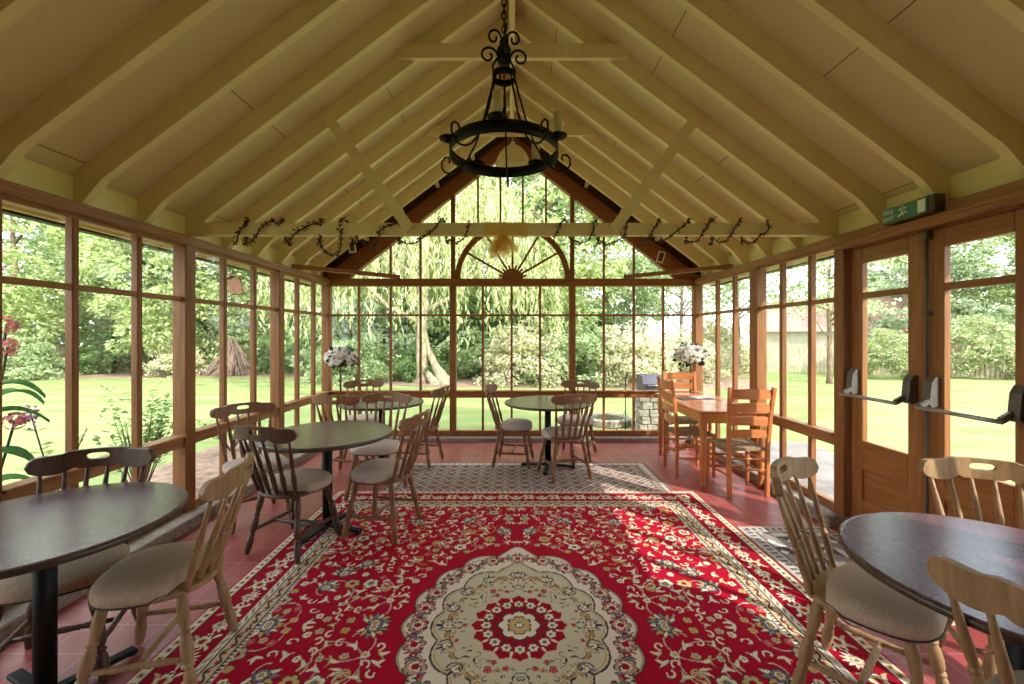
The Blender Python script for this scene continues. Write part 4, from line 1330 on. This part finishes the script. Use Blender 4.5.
# small white plates on the last rafter
for x, y, lb in ((352, 247, 'small white rimmed plate on the left end rafter of the roof'), (661, 257, 'small white rimmed plate on the right end rafter of the roof')):
    Yp = 5.66
    p = px(x, y, Yp)
    t = empty('rafter_plate', p); t.rotation_euler = (0, R(18 if x > 512 else -8), 0); tag(t, lb, 'bracket', 'white plates on the end rafters')
    q = MB(); q.box(-.045, .045, .0, .012, -.075, -.06); q.box(-.045, .045, 0, .012, .06, .075); q.box(-.045, -.032, 0, .012, -.06, .06); q.box(.032, .045, 0, .012, -.06, .06)
    q.build('rim', M['white'], t)
    MB().box(-.032, .032, .004, .06, -.06, .06).build('back', M['feeder'], t)
# ---------------------------------------------------------------- the garden
GZ = -.12
def ground(name, poly, z, m):
    q = MB(); n_ = len(poly); q.add([(x, y, z) for x, y in poly]+[(x, y, z-.1) for x, y in poly], [tuple(range(n_))]+[(i, n_+i, n_+(i+1) % n_, (i+1) % n_) for i in range(n_)])
    return tag(q.build(name, m), kind='structure')
M['lawn'] = noise_mat('sunlit lawn', srgb(112, 130, 76), srgb(156, 164, 108), (.5, 1.6, 1), .95, 6, .3, .7, bump=.3, spec=.1)
M['mulch'] = noise_mat('bark mulch', srgb(120, 96, 82), srgb(176, 150, 132), (9,9,9), .95, 6, .3, .7, bump=.8, spec=.1)
M['paving'] = noise_mat('grey paving', srgb(112, 104, 102), srgb(146, 138, 134), (4,4,4), .9, 5, .3, .7, bump=.2)
ground('ground_lawn', [(-70, -40), (70, -40), (70, 70), (-70, 70)], GZ, M['lawn'])
ground('ground_border_left', [(-4.3, -4), (-2.75, -4), (-2.75, 6.6), (-4.3, 6.6)], GZ+.012, M['mulch'])
ground('ground_path_right', [(2.75, -4), (4.4, -4), (4.4, 6.4), (2.75, 6.4)], GZ+.012, M['paving'])
ground('ground_bed_left', [(-45, 12.5), (-24, 14.5), (-12, 16.3), (-7, 16.5), (-6, 30), (-45, 30)], GZ+.012, M['mulch'])
ground('ground_bed_back', [(-6, 14.2), (-2, 13.2), (8, 12.4), (9, 16), (-6, 22)], GZ+.012, M['mulch'])

def leafmesh(name, P, D, ln, wd, seed=0):
    """P centres (n,3), D long axes (n,3), ln, wd arrays: diamond leaves"""
    r = np.random.RandomState(seed)
    n_ = len(P)
    rv = r.normal(size=(n_, 3)); Sd = np.cross(D, rv); Sd /= np.linalg.norm(Sd, axis=1)[:, None]+1e-9
    Dn = D/(np.linalg.norm(D, axis=1)[:, None]+1e-9)
    ln = np.broadcast_to(ln, n_)[:, None]; wd = np.broadcast_to(wd, n_)[:, None]
    V = np.stack([P-Dn*ln/2, P+Sd*wd/2, P+Dn*ln/2, P-Sd*wd/2], 1).reshape(-1, 3).astype(np.float32)
    me = bpy.data.meshes.new(name)
    me.vertices.add(4*n_); me.vertices.foreach_set('co', V.ravel())
    me.loops.add(4*n_); me.loops.foreach_set('vertex_index', np.arange(4*n_, dtype=np.int32))
    me.polygons.add(n_); me.polygons.foreach_set('loop_start', np.arange(0, 4*n_, 4, dtype=np.int32)); me.polygons.foreach_set('loop_total', np.full(n_, 4, np.int32))
    me.update(calc_edges=True)
    return me
def crown(seed, blobs, per, size, shape='round', h=(2, 8), rad=3.0, br=.9):
    r = np.random.RandomState(seed)
    P = []; D = []
    for i in range(blobs):
        if shape == 'round':
            v = r.normal(size=3); v /= np.linalg.norm(v); q_ = r.uniform(.45, 1)**.5
            c_ = np.array([v[0]*rad*q_, v[1]*rad*q_, (h[0]+h[1])/2+v[2]*(h[1]-h[0])/2*q_]); b_ = br*r.uniform(.6, 1.2)
        elif shape == 'cone':
            t = r.uniform(0, 1)**1.3; a = r.uniform(0, 2*PI); q_ = rad*(1-t)*r.uniform(.5, 1)+.15
            c_ = np.array([q_*math.cos(a), q_*math.sin(a), h[0]+(h[1]-h[0])*t]); b_ = br*(1.1-.6*t)*r.uniform(.7, 1.2)
        else:  # bush
            v = r.normal(size=3); v[2] = abs(v[2]); v /= np.linalg.norm(v); q_ = r.uniform(.3, 1)**.5
            c_ = np.array([v[0]*rad*q_, v[1]*rad*q_, h[0]+v[2]*(h[1]-h[0])*q_]); b_ = br*r.uniform(.6, 1.2)
        u = r.normal(size=(per, 3)); u /= np.linalg.norm(u, axis=1)[:, None]
        fl = np.array([1, 1, .55 if shape != 'cone' else .3])
        P.append(c_+u*b_*fl*r.uniform(.6, 1, size=(per, 1))); 
        d = u*np.array([1, 1, .3])+r.normal(size=(per, 3))*.5+np.array([0, 0, -.25]); D.append(d)
    P = np.concatenate(P); D = np.concatenate(D)
    s_ = size*r.uniform(.6, 1.3, len(P))
    return leafmesh('foliage', P, D, s_, s_*.5, seed)
def trunkmesh(h, r0, seed, limbs=6, lean=0):
    rnd = random.Random(seed); b = MB()
    pts = [(lean*t*h+rnd.uniform(-.05, .05)*h*.1, rnd.uniform(-.05, .05)*h*.1, h*t-.1) for t in (0, .08, .3, .55, .8, 1)]
    b.tube(pts, [r0*1.35, r0, r0*.85, r0*.65, r0*.4, r0*.12], 9)
    for i in range(limbs):
        z = h*rnd.uniform(.3, .8); a = rnd.uniform(0, 6.28); l_ = h*rnd.uniform(.16, .3)
        p0 = Vector((lean*z, 0, z)); d = Vector((math.cos(a), math.sin(a), rnd.uniform(.2, .8))).normalized()
        b.tube([p0, p0+d*l_*.5+Vector((0, 0, .05*l_)), p0+d*l_+Vector((0, 0, .25*l_))], [r0*.4, r0*.25, r0*.06], 6)
    return b
PT = {}
def proto_tree(key, name, fol, leafm, tr, bark):
    t = empty(name, (0, -60, GZ))
    o = bpy.data.objects.new('foliage', fol); fol.materials.append(leafm); C.objects.link(o); o.parent = t
    if tr is not None: tr.build('trunk', bark, t)
    PT[key] = [t, False]
proto_tree('broad', 'leafy_tree', crown(1, 150, 200, .19, 'round', (.5, 9.5), 3.5, .95), M['leaf_a'], trunkmesh(7.5, .16, 1), M['bark'])
proto_tree('broad2', 'leafy_tree', crown(2, 150, 200, .18, 'round', (.6, 10), 3.2, .9), M['leaf_b'], trunkmesh(8, .15, 2), M['bark'])
proto_tree('conifer', 'conifer', crown(3, 150, 150, .22, 'cone', (.8, 12), 2.9, .8), M['leaf_c'], trunkmesh(12, .18, 3, 3), M['bark'])
proto_tree('pine', 'pine_tree', crown(4, 90, 130, .2, 'round', (5.0, 12.5), 2.6, .75), M['leaf_c'], trunkmesh(12, .15, 4, 10), M['bark_pale'])
proto_tree('airy', 'airy_tree', crown(5, 60, 70, .16, 'round', (2.2, 6.5), 2.3, .75), M['leaf_b'], trunkmesh(6, .10, 5, 14), M['bark'])
proto_tree('bush', 'bush', crown(6, 60, 150, .13, 'bush', (.0, 1.7), 1.5, .42), M['leaf_b'], None, None)
proto_tree('bush_pale', 'flowering_bush', crown(7, 60, 150, .12, 'bush', (.0, 1.9), 1.5, .42), M['leaf_p'], None, None)
proto_tree('rhodo', 'rhododendron', crown(8, 80, 170, .14, 'bush', (.0, 2.7), 2.0, .5), M['leaf_r'], None, None)
proto_tree('bush_dark', 'bush', crown(9, 55, 150, .13, 'bush', (.0, 1.3), 1.2, .4), M['leaf_d'], None, None)
def plant(key, x, y, sc, label, cat='tree', rz=None, group=None):
    t, u = PT[key]
    if u: t = copy_tree(t)
    PT[key][1] = True
    t.location = (x, y, GZ); t.scale = (sc, sc, sc); t.rotation_euler = (0, 0, rz if rz is not None else (x*1.7+y*.9) % 6.28)
    tag(t, label, cat, group)
    return t
# through the left windows
plant('broad', -20.5, 17.5, 1.05, 'fresh green leafy tree outside, leftmost through left wall window')
plant('broad2', -17.0, 20.0, 1.15, 'tall mid green tree outside the window beside the front left post')
plant('broad', -13.8, 17.8, .95, 'yellow green tree outside behind the lawn, left of second post')
plant('conifer', -16.5, 24.0, 1.2, 'tall conifer outside behind the leafy trees on the left')
plant('broad2', -25.5, 21.0, 1.2, 'big leafy tree outside at the far left edge')
plant('pine', -11.6, 19.0, 1.0, 'pale trunked pine outside second left bay, left trunk')
plant('pine', -9.6, 19.8, 1.05, 'pale trunked pine outside second left bay, right trunk')
plant('broad2', -10.8, 23.0, 1.1, 'mid green tree outside behind the pale trunked pines')
plant('conifer', -7.6, 22.0, .95, 'conifer outside seen past the far left corner post')
plant('bush', -18.0, 15.6, .9, 'low green bush outside under the left trees, leftmost', 'bush')
plant('bush_pale', -13.0, 16.6, .7, 'pale flowering bush outside under the left trees', 'bush')
# behind the end wall
plant('broad', 1.0, 18.0, 1.2, 'tall fresh green tree outside the middle of the end window')
plant('broad2', 4.3, 19.5, 1.05, 'mid green tree outside right part of the end window')
plant('broad', -5.0, 20.0, 1.15, 'tall green tree outside behind the willow on the left')
plant('broad2', -1.2, 23.0, 1.35, 'tallest green tree outside behind the willow')
plant('airy', 6.6, 16.5, .95, 'airy tree outside far right end window with sky behind', 'tree')
plant('bush_dark', -3.1, 15.3, .9, 'deep green round bush outside left of the willow trunk', 'bush')
plant('bush', -5.5, 15.0, 1.0, 'green bush outside in leftmost pane of the end window', 'bush')
plant('bush_pale', .4, 14.3, 1.1, 'pale flowering bush outside behind the centre back table', 'bush')
plant('bush', 2.2, 14.6, 1.15, 'bright green bush outside right of the middle end window post', 'bush')
plant('bush_pale', 4.0, 14.0, 1.1, 'pale flowering bush outside behind the barbecue', 'bush')
plant('bush_pale', 6.2, 15.2, 1.0, 'pale flowering bush outside behind the right flower stand', 'bush')
# through the right windows and doors
plant('airy', 9.2, 17.3, 1.0, 'airy tree outside beside the fence, through right wall far bay')
plant('airy', 10.6, 14.2, .85, 'slim airy tree on the lawn in front of the fence')
plant('conifer', 20.0, 21.5, 1.15, 'tall dark conifer outside through the first glazed door')
plant('conifer', 26.0, 19.5, 1.2, 'tall conifer outside through the second glazed door')
plant('broad2', 30.5, 19.0, 1.2, 'leafy tree outside at the right edge beyond second door')
plant('rhodo', 14.3, 16.4, .72, 'pale pink flowering rhododendron through the first glazed door', 'bush')
plant('rhodo', 18.0, 16.6, .92, 'large pale pink rhododendron through the second glazed door, left', 'bush')
plant('bush_dark', 20.6, 16.2, 1.5, 'deep green bush beside the large rhododendron through second door', 'bush')
plant('broad', 24.0, 22.5, 1.1, 'fresh green tree outside behind the large rhododendron, through second door')
plant('bush', -21.0, 21.5, 1.9, 'big green bush outside filling the gap under the left trees', 'bush')
plant('bush', -14.6, 21.0, 1.9, 'big green bush outside behind left fence near the second post', 'bush')
plant('bush_dark', -17.0, 18.6, 1.5, 'deep green bush outside behind the left fence', 'bush')
plant('bush', -12.2, 20.6, 1.8, 'big green bush outside behind the heap of branches', 'bush')
plant('bush_dark', -8.4, 19.0, 1.9, 'deep green bush outside between the pale trunked pines', 'bush')
plant('bush', -25.0, 18.5, 1.8, 'big green bush outside at the far left edge', 'bush')
plant('bush', -.6, 18.5, 2.3, 'large bush outside behind the willow trunk and centre table', 'bush')
plant('bush', -5.6, 18.2, 2.0, 'large bush outside behind the left end window panes', 'bush')
plant('bush_dark', 2.6, 18.8, 2.2, 'large deep green bush outside behind the right end window panes', 'bush')
plant('bush_pale', 9.0, 19.2, 1.3, 'pale bush outside behind fence by the right corner post', 'bush')
# surroundings that reflect and light the room, behind the camera
# willow
def willow():
    r = np.random.RandomState(11)
    P = []; D = []
    for i in range(620):
        a = r.uniform(0, 2*PI); q_ = 4.6*math.sqrt(r.uniform(.03, 1)); zt = 8.2-.16*q_*q_+r.uniform(-1.6, .4)
        l_ = r.uniform(1.5, 4.2); l_ = min(l_, zt-r.uniform(1.2, 2.4))
        if l_ < .3: continue
        n_ = int(l_/.075)
        t_ = np.linspace(0, 1, n_)
        x = q_*math.cos(a)+.25*math.cos(a)*t_+r.normal(size=n_)*.05; y = q_*math.sin(a)+.25*math.sin(a)*t_+r.normal(size=n_)*.05
        P.append(np.stack([x, y, zt-l_*t_], 1)); D.append(np.stack([r.normal(size=n_)*.35, r.normal(size=n_)*.35, -np.ones(n_)], 1))
    P = np.concatenate(P); D = np.concatenate(D)
    return leafmesh('foliage', P, D, r.uniform(.16, .3, len(P)), r.uniform(.04, .065, len(P)), 1)
proto_tree('willow', 'willow_tree', willow(), M['leaf_w'], None, None)
wl = plant('willow', -3.05, 14.4, 1.0, 'weeping willow outside the left part of the end window', 'tree', 0)
b = MB(); b.tube([(0, 0, -.1), (.02, 0, .25), (-.02, 0, 1.5), (.05, 0, 3.5), (.2, 0, 6), (.3, 0, 7.8)], [.34, .21, .17, .16, .11, .03], 12)
for a, z in ((.5, 2.4), (2.4, 3.0), (4.0, 3.4), (5.4, 4.0), (1.5, 4.6), (3.1, 2.0)):
    d = Vector((math.cos(a), math.sin(a)*.6, .5)); p0 = Vector((.03, 0, z)); b.tube([p0, p0+d*1.2, p0+d*2.2+Vector((0,0,.5)), p0+d*3.2+Vector((0,0,.3))], [.09, .07, .05, .02], 7)
b.build('trunk', M['bark_pale'], wl)
b = MB(); b.tube([(.95, -.35, -.15), (.72, -.25, .22), (.45, -.1, .62), (.2, 0, 1.2), (.05, 0, 2.0)], [.34, .2, .13, .09, .05], 10)
b.tube([(.6, -.5, -.1), (.4, -.3, .15), (.05, 0, .5)], [.2, .14, .08], 8)
b.build('exposed_root', M['bark_pale'], wl)

# fence with pickets, two runs
def fence(p0, p1, h, label):
    p0 = Vector(p0); p1 = Vector(p1); d = (p1-p0); Ln = d.length; a = math.atan2(d.y, d.x)
    t = empty('picket_fence', p0, a); tag(t, label, 'fence', 'pale wooden garden fences')
    q = MB(); x = 0; rnd = random.Random(4)
    while x < Ln:
        hh = h+rnd.uniform(-.03, .03); q.box(x, x+.11, -.012, .012, -.02, hh); x += .145
    q.build('pickets', M['fence'], t)
    q = MB(); q.box(0, Ln, .012, .05, .25, .33); q.box(0, Ln, .012, .05, h-.3, h-.22); q.build('rails', M['fence'], t)
    q = MB(); x = 0
    while x < Ln: q.box(x, x+.1, .05, .15, -.2, h); x += 2.4
    q.build('posts', M['fence'], t)
fence((6.0, 20.5, GZ), (19.0, 15.8, GZ), 1.25, 'pale vertical board fence across the lawn seen through right wall windows')
fence((19.0, 17.5, GZ), (33.0, 12.5, GZ), 1.2, 'weathered board fence beyond the bushes seen through the second door')
fence((-30.0, 17.0, GZ), (-10.5, 22.5, GZ), 1.1, 'board fence under the trees beyond the left lawn')
# house
t = empty('neighbour_house', (17.6, 23.5, GZ), R(-20)); tag(t, 'low house with pinkish tiled roof behind the right fence', 'house')
MB().box(-3.6, 3.6, -2.4, 2.4, 0, 1.9).build('wall', M['render'], t)
q = MB(); q.add([(-4,-2.8,1.8),(4,-2.8,1.8),(4,2.8,1.8),(-4,2.8,1.8),(-2.6,0,3.7),(2.6,0,3.7)], [(0,1,5,4),(2,3,4,5),(3,0,4),(1,2,5),(3,2,1,0)]); q.build('roof', M['rooftile'], t)
# barbecue
t = empty('garden_barbecue', (2.42, 7.3, GZ)); tag(t, 'dark hooded barbecue on a grey stacked stone base outside', 'barbecue')
q = MB(); rnd = random.Random(3)
for r_ in range(5):
    x = -.25+(.0 if r_ % 2 else -.05)
    while x < .24:
        w_ = rnd.uniform(.12, .2); q.bbox(x, min(x+w_, .27), -.2-rnd.uniform(0, .02), .2, r_*.125, r_*.125+.118, .012); x += w_+.006
q.bbox(-.3, .3, -.25, .25, .625, .67, .01)
q.build('stone_base', M['stonewall'], t)
q = MB()
P = [(-.2, .0), (-.2, .13), (-.15, .25), (.13, .27), (.19, .2), (.19, .0)]
vs = [(-.23, y, .67+z) for y, z in P]+[(.16, y, .67+z) for y, z in P]
q.add(vs, [tuple(range(6))[::-1], tuple(range(6, 12))]+[(i, (i+1) % 6, (i+1) % 6+6, i+6) for i in range(6)]); q.build('hood', M['hood'], t)
q = MB(); q.tube([(-.15, -.2, .76), (-.15, -.24, .78), (.08, -.24, .78), (.08, -.2, .76)], .01, 8); q.build('handle', M['steel'], t)
t = empty('fire_pit', (1.75, 7.75, GZ)); tag(t, 'low ring of grey stones on the lawn beside the barbecue', 'fire pit')
q = MB()
for i in range(14):
    a = 2*PI*i/14; q.bbox(-.09, .09, -.06, .06, 0, .13, .02, Matrix.Translation((.36*math.cos(a), .36*math.sin(a), 0)) @ Matrix.Rotation(a+PI/2, 4, 'Z'))
q.build('stones', M['stonewall'], t)
t = empty('garden_hook_stand', (1.90, 7.12, GZ)); tag(t, 'thin black metal hook stand on the lawn by the barbecue', 'stand')
q = MB(); q.tube([(0,0,0),(0,0,.9),(.04,0,1.0),(.12,0,1.0),(.15,0,.93)], .008, 6); q.tube([(-.15,.05,0),(0,0,.35),(.15,.05,0)], .006, 6); q.build('pole', M['black'], t)
# rockery mound and bird box on the left
M['mound_wood'] = noise_mat('weathered branches', srgb(96, 76, 68), srgb(140, 116, 104), (9,9,9), .95, 4)
t = empty('garden_mound', (-11.4, 17.3, GZ)); tag(t, 'grey brown heap of branches beyond the left lawn', 'mound')
rnd = random.Random(7); q = MB()
for i in range(260):
    a = rnd.uniform(0, 6.28); r0 = rnd.uniform(.4, 1.15); r1 = rnd.uniform(0, .4)
    q.tube([(r0*math.cos(a), r0*math.sin(a)*.8, 0), (r1*math.cos(a+.3), r1*math.sin(a+.3), 1.45*(1-r1)+rnd.uniform(-.55, .15))], [.05, .02], 5)
q.build('branches', M['mound_wood'], t)
t = empty('bird_box', (-7.1, 11.0, 2.55)); t.rotation_euler = (0, R(-12), R(20)); tag(t, 'brown bird box hanging outside the second left bay', 'bird box')
MB().bbox(-.14, .14, -.11, .11, 0, .4, .008).build('box', M['feeder'], t)
q = MB(); q.bar((-.2, 0, .38), (0, 0, .50), .3, .02); q.bar((.2, 0, .38), (0, 0, .50), .3, .02); q.build('roof', M['feeder'], t)
q = MB(); q.tube([(0,0,.5),(0.1,0,2.4)], .006, 5); q.build('cord', M['twig'], t)

# flowers right outside the left window
t = empty('pink_flower_plant', (-3.02, 2.34, GZ)); tag(t, 'tall plant with pink flower heads and broad leaves outside left window', 'plant')
q = MB(); rnd = random.Random(12)
heads = [(.12, .10, 1.56), (.10, .12, 1.43), (-.10, .0, 1.2), (.12, .14, 1.0), (-.05, -.3, 1.3)]
heads = [(x, y, z+.12) for x, y, z in heads]
for x, y, z in heads: q.tube([(0, 0, 0), (x*.4, y*.4, z*.5), (x, y, z)], .007, 6)
q.build('stem', M['darkleaf'], t)
for x, y, z in heads:
    h_ = MB()
    for i in range(60):
        d = Vector((rnd.gauss(0, 1), rnd.gauss(0, 1), rnd.gauss(0, 1))).normalized(); p = Vector((x, y, z))+d*.048; s2 = d.orthogonal().normalized(); s3 = d.cross(s2)
        h_.add([p-s2*.014, p-s3*.014+d*.004, p+s2*.014, p+s3*.014+d*.004], [(0,1,2,3)])
    h_.build('flower_head', M['pink'], t)
for x, y, z, a, ln in ((.0, .03, 1.12, .9, .3), (.02, .05, 1.28, .6, .26), (.0, .1, 1.22, 1.2, .24), (.0, .0, .9, .4, .3), (0, 0, 1.1, 3.5, .3), (.02, .02, .72, 1.0, .28), (0, 0, 1.35, 4.6, .25), (.03, 0, .6, 0.1, .3)):
    d = Vector((math.cos(a), math.sin(a), 0)); sd_ = Vector((-math.sin(a), math.cos(a), 0)); l_ = MB(); vs = []
    K_ = 8
    for i in range(K_+1):
        u = i/K_; wv = .075*math.sin(PI*min(1, u*.93+.05))**.8; zc = .10*math.sin(u*2.2)-.12*u*u
        c0 = Vector((x, y, z))+d*ln*u+Vector((0, 0, zc)); vs += [c0-sd_*wv+Vector((0,0,.02)), c0, c0+sd_*wv+Vector((0,0,.02))]
    l_.add(vs, [(i*3, i*3+1, i*3+4, i*3+3) for i in range(K_)]+[(i*3+1, i*3+2, i*3+5, i*3+4) for i in range(K_)], True); l_.build('leaf', M['hosta'], t)
t = empty('lilac_sprig', (-3.1, 2.85, GZ)); tag(t, 'small sprig with lilac flower outside the left window', 'plant')
q = MB(); q.tube([(0,0,0), (.02,.0,.6), (.0,-.12,1.14)], .005, 6); q.tube([(.02,0,.5), (.05,.2,.95)], .004, 6); q.build('stem', M['twig'], t)
h_ = MB()
for i in range(40): h_.ball((rnd.gauss(0,.018), -.12+rnd.gauss(0,.018), 1.12+rnd.gauss(0,.035)), .009, 5, 4)
h_.build('flower_head', M['lilac'], t)
h_ = MB()
for i in range(46):
    u = rnd.random(); p = Vector((.02+.03*u, .2*u, .5+.45*u)) if i % 2 else Vector((.01, -.1*u, .5+.6*u)); d = Vector((rnd.gauss(0,1), rnd.gauss(0,1), .4)).normalized(); s2 = d.orthogonal().normalized()
    h_.add([p, p+d*.035+s2*.012, p+d*.07, p+d*.035-s2*.012], [(0,1,2,3)])
h_.build('leaf', M['leaf_a'], t)
def shrublet(x, y, hgt, label, m, seed, spread=.3, n_=26):
    rnd = random.Random(seed)
    t = empty('young_shrub', (x, y, GZ)); tag(t, label, 'shrub')
    q = MB(); lf = MB()
    for i in range(n_):
        a = rnd.uniform(0, 6.28); rr = spread*math.sqrt(rnd.random()); p1 = Vector((rr*math.cos(a), rr*math.sin(a), hgt*rnd.uniform(.75, 1)*(1-.25*rr/spread)))
        q.tube([(0,0,0), p1*.5+Vector((0,0,.05)), p1], [.006, .005, .002], 5)
        for j in range(26):
            c0 = p1*(.55+.45*j/15); b_ = rnd.uniform(0, 6.28); d = Vector((math.cos(b_), math.sin(b_), rnd.uniform(-.2, .6))).normalized(); s2 = d.cross(Vector((0,0,1))).normalized(); ln = rnd.uniform(.05, .09)
            lf.add([c0, c0+d*ln*.5+s2*ln*.26, c0+d*ln, c0+d*ln*.5-s2*ln*.26], [(0,1,2,3)])
    q.build('stem', M['twig'], t); lf.build('leaf', m, t)
shrublet(-3.55, 4.05, 1.02, 'young leafy shrub outside behind the front left table chair', M['leaf_d'], 3, .34, 34)
shrublet(-3.9, 5.9, .5, 'small low shrub in the bed outside the second left bay', M['leaf_d'], 4, .35, 18)
